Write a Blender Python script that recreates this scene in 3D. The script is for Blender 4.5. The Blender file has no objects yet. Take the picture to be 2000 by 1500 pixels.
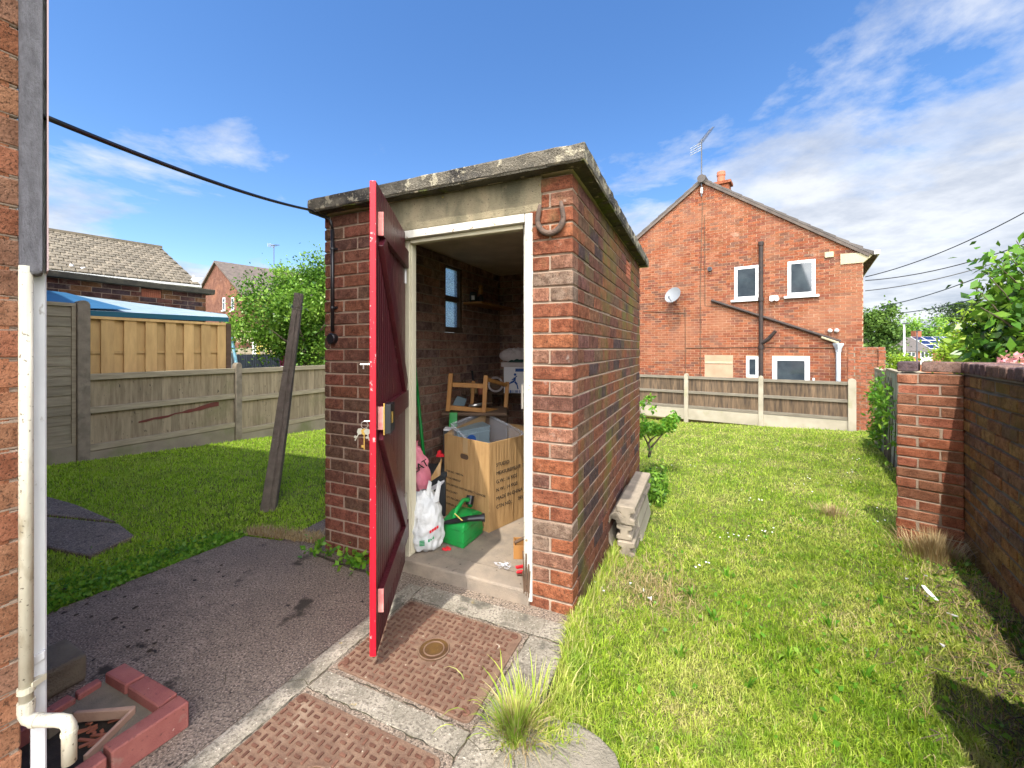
import bpy, bmesh, math, random
import numpy as np
from mathutils import Vector, Matrix
R = random.Random(7)
NR = np.random.RandomState(11)
C = bpy.context.scene.collection
CAMH, FPX, HZ = 1.25, 811.0, 682.0
V = Vector

# ------------------------------------------------------------------ frames
def P(x, y, Z):                      # a spot seen at photo pixel x,y and Z metres away -> world
    return V(((x-1000)/FPX*Z, Z, CAMH+(HZ-y)/FPX*Z))
def PZ(x, y, z=0.0):                 # same, on the level z
    Z = (CAMH-z)*FPX/(y-HZ)
    return V(((x-1000)/FPX*Z, Z, z))
D2 = V((.4131, .9107, 0)); E2 = V((-.9107, .4131, 0))     # shed: D2 along the side (away), E2 along the front (leftwards)
NF = -D2; NS = -E2
O2 = V((.283, 1.94, 0))
def S(a, b, z=0.0): return O2 + E2*a + D2*b + V((0, 0, z))
G1 = V((.81, -.586, 0)).normalized()                      # neighbour frame: gable runs along G1, depth along G2
G2 = V((.586, .81, 0)).normalized()
Zc = V((0, 0, 1))

def smooth(t): t = min(1, max(0, t)); return t*t*(3-2*t)
def ground_z(x, y):
    k = smooth((x+1)/3.0)
    near = -.03 - (1-k)*.07*max(0, min(y, 12)-4.1) - k*(.078*max(0, min(y, 12)-1.9)+.02)
    if y > 12:
        w = smooth((x+6)/14.0)
        near -= (.012+.05*w)*min(y-12, 62)
    return near
def GZ(x, y): return V((x, y, ground_z(x, y)))

# ------------------------------------------------------------------ materials
def rgb(h):
    h = h.lstrip('#'); c = [int(h[i:i+2], 16)/255 for i in (0, 2, 4)]
    return tuple(((x+.055)/1.055)**2.4 if x > .04045 else x/12.92 for x in c)+(1,)
def c4(c): return rgb(c) if isinstance(c, str) else (tuple(c)+(1,))[:4]
def newmat(name):
    m = bpy.data.materials.new(name); m.use_nodes = True
    nt = m.node_tree; b = nt.nodes['Principled BSDF']
    return m, nt, b
def nz(nt, scale, detail=4, vec=None, rough=.55, dist=0):
    n = nt.nodes.new('ShaderNodeTexNoise'); n.inputs['Scale'].default_value = scale
    n.inputs['Detail'].default_value = detail; n.inputs['Roughness'].default_value = rough
    n.inputs['Distortion'].default_value = dist
    if vec: nt.links.new(vec, n.inputs['Vector'])
    return n.outputs['Fac']
def ramp(nt, fac, stops, const=False):
    r = nt.nodes.new('ShaderNodeValToRGB'); e = r.color_ramp.elements
    while len(e) < len(stops): e.new(.5)
    for i, (p, c) in enumerate(stops):
        e[i].position = p; e[i].color = c4(c) if not isinstance(c, (int, float)) else (c, c, c, 1)
    if const: r.color_ramp.interpolation = 'CONSTANT'
    nt.links.new(fac, r.inputs['Fac']); return r.outputs['Color']
def mixc(nt, fac, a, b, mode='MIX'):
    m = nt.nodes.new('ShaderNodeMix'); m.data_type = 'RGBA'; m.blend_type = mode
    for s, v in ((m.inputs['Factor'], fac), (m.inputs['A'], a), (m.inputs['B'], b)):
        if isinstance(v, bpy.types.NodeSocket): nt.links.new(v, s)
        elif isinstance(v, (int, float)): s.default_value = v
        else: s.default_value = c4(v)
    return m.outputs['Result']
def math_(nt, op, a, b=0.0, clamp=False):
    m = nt.nodes.new('ShaderNodeMath'); m.operation = op; m.use_clamp = clamp
    for s, v in ((m.inputs[0], a), (m.inputs[1], b)):
        if isinstance(v, bpy.types.NodeSocket): nt.links.new(v, s)
        else: s.default_value = v
    return m.outputs[0]
def coords(nt, kind='Position', stretch=None):
    if kind == 'Position': o = nt.nodes.new('ShaderNodeNewGeometry').outputs['Position']
    else: o = nt.nodes.new('ShaderNodeTexCoord').outputs[kind]
    if stretch:
        mp = nt.nodes.new('ShaderNodeMapping'); mp.inputs['Scale'].default_value = stretch
        nt.links.new(o, mp.inputs['Vector']); o = mp.outputs['Vector']
    return o
def attr(nt):
    a = nt.nodes.new('ShaderNodeAttribute'); a.attribute_name = 'r'; return a.outputs['Fac']
def bumpn(nt, b, h, strength, dist=.01):
    n = nt.nodes.new('ShaderNodeBump'); n.inputs['Strength'].default_value = strength
    n.inputs['Distance'].default_value = dist
    nt.links.new(h, n.inputs['Height']); nt.links.new(n.outputs['Normal'], b.inputs['Normal'])
def mat(name, c1, c2=None, sc=6, rough=.8, bump=0, bsc=80, metal=0, var=0, stains=(), stretch=None, spec=.3, bd=.006, trans=0, lo=.35, hi=.65):
    m, nt, b = newmat(name)
    co = coords(nt, 'Position', stretch)
    col = mixc(nt, ramp(nt, nz(nt, sc, 6, co), [(lo, 0), (hi, 1)]), c1, c2 if c2 else c1)
    if var:
        a = attr(nt); v = math_(nt, 'MULTIPLY_ADD', a, var); v.node.inputs[2].default_value = 1-var/2
        h = nt.nodes.new('ShaderNodeHueSaturation'); nt.links.new(v, h.inputs['Value']); nt.links.new(col, h.inputs['Color'])
        col = h.outputs['Color']
    for (sc_, l_, h_, cc, st) in stains:
        col = mixc(nt, ramp(nt, nz(nt, sc_, 7, coords(nt, 'Position', st)), [(l_, 0), (h_, 1)]), col, cc)
    nt.links.new(col, b.inputs['Base Color'])
    b.inputs['Roughness'].default_value = rough; b.inputs['Metallic'].default_value = metal
    b.inputs['Specular IOR Level'].default_value = spec
    if trans: b.inputs['Transmission Weight'].default_value = trans
    if bump: bumpn(nt, b, nz(nt, bsc, 8, co, .65), bump, bd)
    return m
def brickmat(name, pal, mott=25, bump=.6, stains=(), rough=.9, mot=.5, smear=.35):
    m, nt, b = newmat(name); co = coords(nt)
    n = len(pal)
    col = ramp(nt, attr(nt), [(i/n, c) for i, c in enumerate(pal)], True)
    # fired blotches inside each brick, fine pits, sandy bloom, mortar smears
    a = nt.nodes.new('ShaderNodeVectorMath'); a.operation = 'ADD'; nt.links.new(co, a.inputs[0])
    cm = nt.nodes.new('ShaderNodeCombineXYZ'); nt.links.new(math_(nt, 'MULTIPLY', attr(nt), 37.0), cm.inputs[0]); nt.links.new(cm.outputs[0], a.inputs[1]); cb = a.outputs[0]
    dk = mixc(nt, 1.0, col, (mot, mot*.9, mot*.86), 'MULTIPLY')
    lt = mixc(nt, .5, col, (.50, .24, .13))
    col = mixc(nt, ramp(nt, nz(nt, mott, 7, cb, .72), [(.40, 0), (.60, 1)]), col, dk)
    col = mixc(nt, ramp(nt, nz(nt, mott*.8, 7, cb, .7, .4), [(.54, 0), (.70, .55)]), col, lt)
    col = mixc(nt, ramp(nt, nz(nt, 170, 4, co, .6), [(.36, .75), (.47, 0)]), col, (.05, .03, .02))
    col = mixc(nt, ramp(nt, nz(nt, mott*.5, 8, co, .75), [(.60, 0), (.70, smear)]), col, (.46, .36, .27))
    for (sc_, l_, h_, cc, st) in stains:
        col = mixc(nt, ramp(nt, nz(nt, sc_, 7, coords(nt, 'Position', st)), [(l_, 0), (h_, 1)]), col, cc)
    nt.links.new(col, b.inputs['Base Color']); b.inputs['Roughness'].default_value = rough
    b.inputs['Specular IOR Level'].default_value = .15
    h = math_(nt, 'ADD', nz(nt, 150, 8, co, .7), math_(nt, 'MULTIPLY', nz(nt, 28, 6, co, .7), 1.6))
    bumpn(nt, b, h, min(1, bump*1.5), .009)
    return m
def leafmat(name, cols, tr=.35, rough=.5, patch=None):
    m, nt, b = newmat(name); n = len(cols)
    col = ramp(nt, attr(nt), [(i/max(1, n-1), c) for i, c in enumerate(cols)])
    if patch:
        for (sc_, l_, h_, cc, amt) in patch:
            col = mixc(nt, ramp(nt, nz(nt, sc_, 5, coords(nt)), [(l_, 0), (h_, amt)]), col, cc)
    nt.links.new(col, b.inputs['Base Color']); b.inputs['Roughness'].default_value = rough
    b.inputs['Specular IOR Level'].default_value = .25
    t = nt.nodes.new('ShaderNodeBsdfTranslucent'); nt.links.new(col, t.inputs['Color'])
    mx = nt.nodes.new('ShaderNodeMixShader'); mx.inputs['Fac'].default_value = tr
    nt.links.new(b.outputs[0], mx.inputs[1]); nt.links.new(t.outputs[0], mx.inputs[2])
    nt.links.new(mx.outputs[0], nt.nodes['Material Output'].inputs['Surface'])
    return m

MOSS = (.06, .07, .012)
M = {}
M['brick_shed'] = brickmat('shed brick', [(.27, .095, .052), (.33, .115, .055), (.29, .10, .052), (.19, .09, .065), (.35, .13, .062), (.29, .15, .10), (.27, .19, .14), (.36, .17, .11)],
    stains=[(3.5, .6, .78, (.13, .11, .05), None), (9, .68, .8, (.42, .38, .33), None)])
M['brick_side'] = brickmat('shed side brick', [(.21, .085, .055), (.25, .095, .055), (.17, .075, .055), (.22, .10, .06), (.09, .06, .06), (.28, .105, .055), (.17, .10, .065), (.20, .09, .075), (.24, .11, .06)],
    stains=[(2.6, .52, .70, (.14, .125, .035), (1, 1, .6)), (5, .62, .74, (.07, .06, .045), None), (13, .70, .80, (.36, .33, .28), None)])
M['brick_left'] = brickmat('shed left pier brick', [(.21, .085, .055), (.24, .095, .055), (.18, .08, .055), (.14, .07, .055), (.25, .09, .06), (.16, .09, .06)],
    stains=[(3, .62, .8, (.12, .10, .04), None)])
M['brick_in'] = brickmat('inside brick', [(.42, .23, .165), (.36, .20, .15), (.46, .27, .20), (.28, .18, .155), (.40, .27, .21)], mott=14)
M['brick_home'] = brickmat('house brick', [(.47, .22, .12), (.41, .20, .11), (.45, .19, .10), (.36, .19, .12), (.47, .24, .14), (.42, .17, .095)], mott=12, mot=.6, smear=.12)
M['brick_wall'] = brickmat('garden wall brick', [(.46, .21, .095), (.42, .20, .08), (.37, .18, .08), (.26, .15, .10), (.48, .27, .10), (.43, .25, .09), (.36, .19, .11)], mott=16,
    stains=[(2.5, .52, .74, (.17, .12, .03), None), (7, .66, .78, (.34, .26, .18), None)])
M['brick_pil'] = brickmat('pillar brick', [(.37, .125, .065), (.33, .125, .07), (.38, .16, .09), (.29, .13, .075), (.38, .135, .08)], mott=14, mot=.6, stains=[(6, .64, .76, (.40, .28, .2), None)])
M['brick_blue'] = brickmat('blue coping brick', [(.21, .13, .125), (.17, .12, .125), (.25, .16, .13), (.14, .10, .11)], mott=14, rough=.6)
M['brick_gable'] = brickmat('gable brick', [(.27, .085, .04), (.30, .095, .043), (.24, .075, .04), (.26, .10, .05), (.20, .07, .045), (.31, .12, .065), (.17, .08, .055)], mott=5, mot=.65, bump=.3, stains=[(.7, .5, .75, (.28, .125, .07), None), (3, .6, .75, (.16, .07, .05), (1, 1, .35))], smear=.4)
M['brick_out'] = brickmat('outbuilding brick', [(.16, .07, .055), (.12, .065, .06), (.21, .085, .055), (.09, .06, .065), (.24, .12, .06)], mott=8)
M['brick_red'] = mat('smooth red brick', (.36, .125, .10), (.30, .095, .08), 18, .75, .6, 200, var=.3, stains=[(14, .6, .75, (.28, .19, .15), None), (90, .62, .7, (.16, .06, .05), None), (40, .70, .74, (.5, .36, .3), None)])
M['mortar'] = mat('mortar', (.36, .27, .20), (.27, .20, .15), 14, .95, .8, 160)
M['mortar_d'] = mat('old mortar', (.24, .20, .15), (.15, .13, .10), 10, .95, .8, 160)
M['mortar_l'] = mat('light mortar', (.42, .28, .18), (.34, .22, .14), 3, .95, .3, 80)
M['slab'] = mat('roof slab concrete', (.20, .175, .135), (.11, .10, .08), 14, .95, 1.0, 110, bd=.015,
    stains=[(3, .50, .60, (.05, .046, .042), None), (80, .58, .68, (.30, .26, .20), None), (13, .565, .60, (.38, .34, .25), None), (90, .64, .70, (.03, .03, .028), None), (30, .66, .70, (.42, .38, .28), None)])
M['slab_dark'] = mat('dark slab concrete', (.06, .055, .045), (.10, .09, .065), 8, .95, 1, 120, stains=[(5, .6, .7, (.16, .14, .10), None)])
M['lintel'] = mat('lintel concrete', (.30, .25, .16), (.20, .17, .11), 6, .95, .9, 130, stains=[(4, .46, .62, (.09, .085, .055), (1, 1, .5)), (18, .60, .70, (.16, .14, .09), None), (12, .66, .72, (.40, .32, .05), None), (120, .62, .70, (.06, .05, .04), None)])  # dark blotches painted in to deepen the roof slab's shadow on the lintel
M['ceiling'] = mat('ceiling concrete', (.74, .62, .46), (.58, .48, .35), 4, .95, .5, 60)
M['concrete'] = mat('paving concrete', (.34, .265, .20), (.22, .168, .125), 13, .95, 1.0, 150, bd=.006, stains=[(1.3, .42, .66, (.17, .13, .10), None), (110, .44, .62, (.075, .058, .047), None), (150, .56, .68, (.52, .42, .33), None), (4.2, .62, .68, (.045, .036, .026), None), (26, .66, .69, (.03, .025, .02), None)])
M['concrete_l'] = mat('light concrete', (.34, .30, .24), (.22, .195, .15), 9, .95, 1.0, 130, bd=.006, stains=[(4, .50, .70, (.17, .15, .115), None), (110, .48, .62, (.14, .12, .095), None), (130, .60, .70, (.52, .46, .38), None), (12, .68, .74, (.42, .30, .06), None), (2.2, .56, .66, (.10, .09, .07), (3, 3, 1))])
M['post_c'] = mat('concrete post', (.31, .26, .195), (.21, .175, .13), 9, .95, .8, 120, stains=[(5, .6, .72, (.14, .12, .09), None)])
M['post_old'] = mat('old leaning post', (.19, .155, .125), (.26, .215, .18), 18, .95, 1.0, 110, bd=.015, stains=[(45, .66, .72, (.30, .27, .23), None)])
M['floor'] = mat('shed floor', (.30, .24, .18), (.20, .165, .13), 8, .95, .8, 120, stains=[(30, .67, .72, (.08, .06, .05), None)])
M['door'] = mat('maroon door paint', (.085, .011, .017), (.055, .010, .014), 9, .38, .35, 40, spec=.4, stretch=(1, 1, .3), stains=[(28, .66, .70, (.20, .09, .08), (1, 1, .4)), (6, .60, .76, (.10, .045, .035), (1, 1, .3))])
M['door_red'] = mat('red door edge', (.55, .008, .022), (.48, .008, .02), 5, .4, .1, 60, stains=[(40, .645, .67, (.62, .28, .27), (1, 1, .7)), (90, .68, .70, (.7, .6, .55), None), (9, .60, .75, (.30, .01, .02), None)])
M['door_pink'] = mat('worn pink end', (.60, .28, .24), (.5, .15, .14), 30, .7)
M['white'] = mat('white frame paint', (.60, .58, .52), (.50, .48, .42), 6, .5, .35, 60, stains=[(30, .63, .66, (.26, .19, .11), None), (90, .66, .70, (.12, .09, .06), None), (4, .6, .75, (.42, .38, .30), None)])
M['cream'] = mat('cream frame paint', (.62, .57, .42), (.54, .49, .36), 6, .45)
M['upvc'] = mat('white plastic', (.64, .64, .63), (.58, .58, .58), 3, .35, spec=.5)
M['pipe'] = mat('aged white pipe', (.62, .58, .46), (.55, .50, .38), 9, .5, .2, 90, stains=[(30, .56, .72, (.36, .30, .2), (1, 1, .35)), (120, .62, .68, (.2, .17, .12), None)])
M['trunk'] = mat('white trunking', (.68, .68, .68), (.6, .6, .6), 6, .5, stains=[(40, .66, .72, (.35, .32, .28), (1, 1, .4))])
M['lagging'] = mat('grey pipe lagging', (.13, .13, .145), (.09, .09, .10), 50, .95, 1.0, 140, stretch=(1, 1, .5))
M['black'] = mat('black plastic', (.012, .012, .014), None, 5, .35, spec=.5)
M['iron'] = mat('black iron pipe', (.02, .018, .018), (.05, .03, .022), 8, .6, .2)
M['rust'] = mat('rusty horseshoe', (.15, .10, .075), (.08, .06, .05), 40, .85, 1.0, 160)
M['cover'] = mat('rusted cover', (.20, .125, .083), (.13, .075, .05), 22, .85, .8, 150, stains=[(6, .60, .74, (.27, .195, .135), None), (5, .60, .74, (.10, .055, .035), None), (70, .60, .68, (.14, .08, .055), None), (45, .68, .73, (.44, .37, .28), None)])
M['cover_bar'] = mat('rusted tread bar', (.085, .036, .022), (.13, .062, .04), 30, .75, .5, 200, var=.4)
M['cover_plug'] = mat('rust plug', (.07, .035, .018), (.13, .07, .02), 14, .5, .5, 90, metal=.2)
M['brass'] = mat('brass', (.65, .42, .12), None, 5, .35, metal=.9)
M['steel'] = mat('steel', (.6, .58, .55), None, 5, .3, metal=.9)
M['card'] = mat('brown cardboard', (.44, .27, .115), (.37, .215, .085), 9, .85, .7, 1.4, bd=.04, stretch=(8, 8, .6), stains=[(6, .60, .75, (.30, .17, .07), None), (9, .66, .72, (.50, .36, .20), (1, 1, .2))])
M['card_in'] = mat('cardboard inside', (.36, .235, .12), (.31, .2, .10), 9, .9)
M['ink'] = mat('printed ink', (.035, .028, .022), None, 5, .8)
M['fuel'] = mat('green plastic', (.012, .30, .055), (.02, .24, .055), 10, .4, .1, 60, stains=[(9, .58, .75, (.06, .13, .04), None)])
M['greenpole'] = mat('green broom handle', (.006, .19, .03), None, 5, .35)
M['bagwhite'] = mat('white carrier bag', (.66, .66, .64), (.55, .56, .56), 9, .45, .5, 25, bd=.02)
M['bagpink'] = mat('pink bag', (.72, .24, .30), (.62, .17, .24), 8, .45, .5, 25, bd=.02)
M['red'] = mat('red plastic', (.60, .02, .03), None, 5, .4)
M['greenink'] = mat('green print', (.02, .28, .10), None, 5, .5)
M['blue'] = mat('blue print', (.01, .06, .24), None, 5, .5)
M['greyplast'] = mat('blue grey plastic crate', (.19, .25, .28), (.15, .20, .23), 9, .4)
M['darkplast'] = mat('dark grey plastic', (.035, .038, .042), None, 5, .5)
M['wood_o'] = mat('orange varnished wood', (.40, .19, .055), (.30, .135, .04), 14, .5, .2, 60, stretch=(1, 1, .15))
M['wood_d'] = mat('dark bench wood', (.13, .08, .05), (.09, .055, .035), 14, .8, .3, 60, stretch=(.2, .2, 1))
M['cloth'] = mat('pale pillow cloth', (.50, .43, .42), (.43, .37, .37), 6, .9, .4, 20, bd=.02)
M['darkcloth'] = mat('dark green cloth', (.012, .04, .035), None, 5, .9)
M['boxwhite'] = mat('white printed box', (.62, .60, .62), None, 5, .7)
M['fence_g'] = mat('grey weathered fence wood', (.34, .275, .18), (.235, .185, .12), 5, .9, .5, 60, var=.35, stretch=(6, 6, .7), stains=[(1.6, .56, .72, (.19, .175, .09), None), (14, .64, .70, (.09, .075, .055), (3, 3, 1))])
M['fence_red'] = mat('grey fence wood with red paint remains', (.235, .215, .155), (.17, .16, .115), 5, .9, .5, 60, var=.3, stretch=(6, 6, .7))
M['rail'] = mat('weathered rail', (.40, .34, .235), (.29, .245, .165), 5, .9, .5, 50, stretch=(1, 1, 8))
M['fence_lap'] = mat('lap panel wood', (.34, .30, .21), (.25, .21, .145), 4, .9, .6, 40, var=.25, stretch=(1, 1, 9))
M['gravelb'] = mat('gravel board concrete', (.32, .275, .20), (.23, .195, .14), 3, .95, .6, 70, stains=[(2.2, .5, .7, (.17, .18, .08), None)])
M['gravelb_l'] = mat('pale gravel board', (.38, .335, .26), (.28, .25, .185), 2, .95, .5, 70, stains=[(2.5, .6, .75, (.26, .25, .14), None)])
M['fence_b'] = mat('brown fence wood', (.15, .10, .06), (.06, .043, .03), 6, .9, .5, 60, var=.5, stretch=(4, 4, .4))
M['fence_y'] = mat('new treated wood', (.66, .43, .18), (.54, .34, .14), 4, .8, .3, 40, var=.3, stretch=(4, 4, .8), stains=[(7, .68, .76, (.26, .13, .05), None)])
M['bluefelt'] = mat('blue roof sheet', (.34, .43, .48), (.27, .37, .43), 3, .6, .2, 20)
M['bluetarp'] = mat('blue tarp', (.04, .14, .27), None, 3, .5)
M['teal'] = mat('teal fascia', (.018, .115, .16), None, 3, .5)
M['tile'] = mat('buff roof tile', (.18, .15, .11), (.11, .095, .068), 6, .9, .4, 60, var=.45, stains=[(4, .62, .75, (.09, .08, .06), None)])
M['tile_d'] = mat('brown roof tile', (.15, .12, .10), (.10, .08, .07), 4, .9, .4, 30, var=.4)
M['tile_g'] = mat('grey roof tile', (.115, .10, .09), (.08, .07, .065), 2, .9, .4, 30, var=.3)
M['glass'] = mat('dark window glass', (.025, .035, .045), (.05, .065, .075), 3, .04, spec=1.0)
M['creampaint'] = mat('cream hatch paint', (.42, .37, .24), (.35, .30, .19), 4, .7, .2, 40, var=.2, stretch=(3, 3, .5))
M['dish'] = mat('grey dish', (.20, .21, .22), None, 4, .5)
M['greypipe'] = mat('grey plastic pipe', (.42, .47, .50), None, 4, .4)
M['solar'] = mat('solar cell', (.012, .02, .06), None, 4, .15, spec=.8)
M['navy'] = mat('dark grey fence', (.035, .045, .06), None, 4, .6, var=.3)
M['ltblue'] = mat('light blue metal', (.30, .60, .78), None, 4, .4)
M['yellow'] = mat('yellow wood', (.62, .5, .12), None, 4, .6)
M['pink'] = mat('pink plastic', (.75, .06, .30), None, 4, .4)
M['terracotta'] = mat('terracotta', (.42, .15, .08), (.36, .12, .07), 8, .8)
M['broken'] = mat('broken clay edge', (.50, .32, .22), (.42, .26, .18), 12, .9, .5)
M['sand'] = mat('gritty mortar bed', (.27, .22, .15), (.20, .165, .115), 16, .95, 1.0, 170)
M['soil'] = mat('dark soil', (.035, .028, .02), (.06, .045, .03), 20, .95, 1, 80)
M['stone'] = mat('lichened stone', (.30, .265, .21), (.21, .19, .145), 8, .95, 1.0, 120, bd=.01, stains=[(6, .66, .72, (.42, .30, .06), None), (3, .58, .7, (.40, .35, .26), None)])
M['stone_d'] = mat('dark stone block', (.19, .16, .11), (.12, .10, .07), 9, .95, 1.0, 90, bd=.01)
M['bark'] = mat('bark', (.13, .10, .07), (.08, .06, .045), 14, .95, 1, 60)
M['aerial'] = mat('aerial metal', (.09, .095, .11), None, 4, .5)
M['asphalt'] = mat('asphalt', (.06, .06, .06), None, 4, .9)
M['grassblade'] = leafmat('grass blades', [(.16, .26, .018), (.29, .44, .03), (.38, .51, .045), (.48, .54, .09), (.60, .55, .20), (.56, .47, .24)], .35, .5,
    patch=[(1.9, .46, .64, (.50, .54, .12), .5), (9, .50, .62, (.16, .32, .02), .6), (5, .62, .72, (.50, .42, .20), .55)])
M['grassleft'] = leafmat('short lawn blades', [(.23, .40, .02), (.36, .58, .03), (.46, .68, .05), (.56, .62, .15)], .4, .45, patch=[(1.5, .50, .68, (.38, .46, .09), .5), (9, .52, .62, (.12, .26, .02), .5)])
M['leaf_camellia'] = leafmat('glossy leaves', [(.02, .06, .01), (.05, .13, .013), (.11, .24, .02), (.24, .36, .05)], .22, .25)
M['leaf_tree'] = leafmat('tree leaves', [(.03, .09, .01), (.10, .22, .02), (.17, .33, .035), (.28, .45, .07)], .35, .35)
M['leaf_far'] = leafmat('far tree leaves', [(.03, .07, .015), (.06, .12, .02), (.10, .18, .03), (.14, .23, .04)], .25, .6)
M['leaf_lime'] = leafmat('lime leaves', [(.13, .24, .02), (.24, .38, .03), (.35, .48, .05)], .35, .4)
M['leaf_weed'] = leafmat('weed leaves', [(.08, .22, .02), (.14, .34, .03), (.26, .42, .04)], .35, .4)
M['leaf_conifer'] = leafmat('conifer leaves', [(.025, .05, .018), (.05, .085, .03), (.09, .13, .045)], .15, .7)
M['straw'] = leafmat('dry straw', [(.30, .20, .09), (.42, .31, .15), (.52, .42, .24)], .2, .8)
M['flower'] = leafmat('pale pink flowers', [(.6, .2, .25), (.7, .35, .35), (.6, .3, .2)], .3, .6)
M['trim'] = mat('dull pink trim', (.36, .27, .27), None, 5, .6)
M['rail_b'] = mat('dark weathered rail', (.20, .175, .135), (.14, .12, .09), 5, .9, .5, 50, stretch=(1, 1, 8))
M['slat_g'] = mat('grey green slats', (.42, .41, .31), (.30, .30, .22), 6, .9, .5, 40, var=.4, stretch=(4, 4, .5))
M['tape'] = mat('packing tape', (.42, .29, .15), None, 6, .35)
M['crackm'] = mat('dark joint', (.035, .03, .022), (.07, .06, .03), 30, 1)
M['daisy'] = mat('white petals', (.8, .8, .76), None, 5, .7)
M['litter'] = mat('pale litter', (.6, .58, .55), (.4, .42, .46), 9, .7)

def mat_ground():
    m, nt, b = newmat('lawn ground'); co = coords(nt)
    col = ramp(nt, nz(nt, 30, 6, co, .7), [(.3, (.05, .085, .015)), (.5, (.12, .15, .03)), (.68, (.26, .23, .09))])
    col = mixc(nt, ramp(nt, nz(nt, 2.2, 5, co), [(.5, 0), (.68, .55)]), col, (.26, .21, .10))
    nt.links.new(col, b.inputs['Base Color']); b.inputs['Roughness'].default_value = .95
    b.inputs['Specular IOR Level'].default_value = .1
    bumpn(nt, b, nz(nt, 60, 6, co), 1, .03)
    return m
M['ground'] = mat_ground()
def mat_clear():
    m, nt, b = newmat('cloudy clear plastic')
    b.inputs['Base Color'].default_value = (.62, .64, .70, 1); b.inputs['Roughness'].default_value = .3
    t = nt.nodes.new('ShaderNodeBsdfTransparent'); mx = nt.nodes.new('ShaderNodeMixShader'); mx.inputs[0].default_value = .30
    nt.links.new(t.outputs[0], mx.inputs[1]); nt.links.new(b.outputs[0], mx.inputs[2])
    nt.links.new(mx.outputs[0], nt.nodes['Material Output'].inputs['Surface'])
    return m
M['clear'] = mat_clear()
def mat_frost():
    m, nt, b = newmat('frosted pane')
    t = nt.nodes.new('ShaderNodeBsdfTranslucent'); t.inputs[0].default_value = (.75, .85, .9, 1)
    tr = nt.nodes.new('ShaderNodeBsdfTransparent'); tr.inputs[0].default_value = (.6, .72, .78, 1)
    v = nt.nodes.new('ShaderNodeTexVoronoi'); v.inputs['Scale'].default_value = 90; nt.links.new(coords(nt), v.inputs['Vector'])
    mx = nt.nodes.new('ShaderNodeMixShader')
    nt.links.new(ramp(nt, v.outputs['Distance'], [(.2, .15), (.6, .75)]), mx.inputs[0])
    nt.links.new(t.outputs[0], mx.inputs[1]); nt.links.new(tr.outputs[0], mx.inputs[2])
    nt.links.new(mx.outputs[0], nt.nodes['Material Output'].inputs['Surface'])
    return m
M['frost'] = mat_frost()

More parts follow.
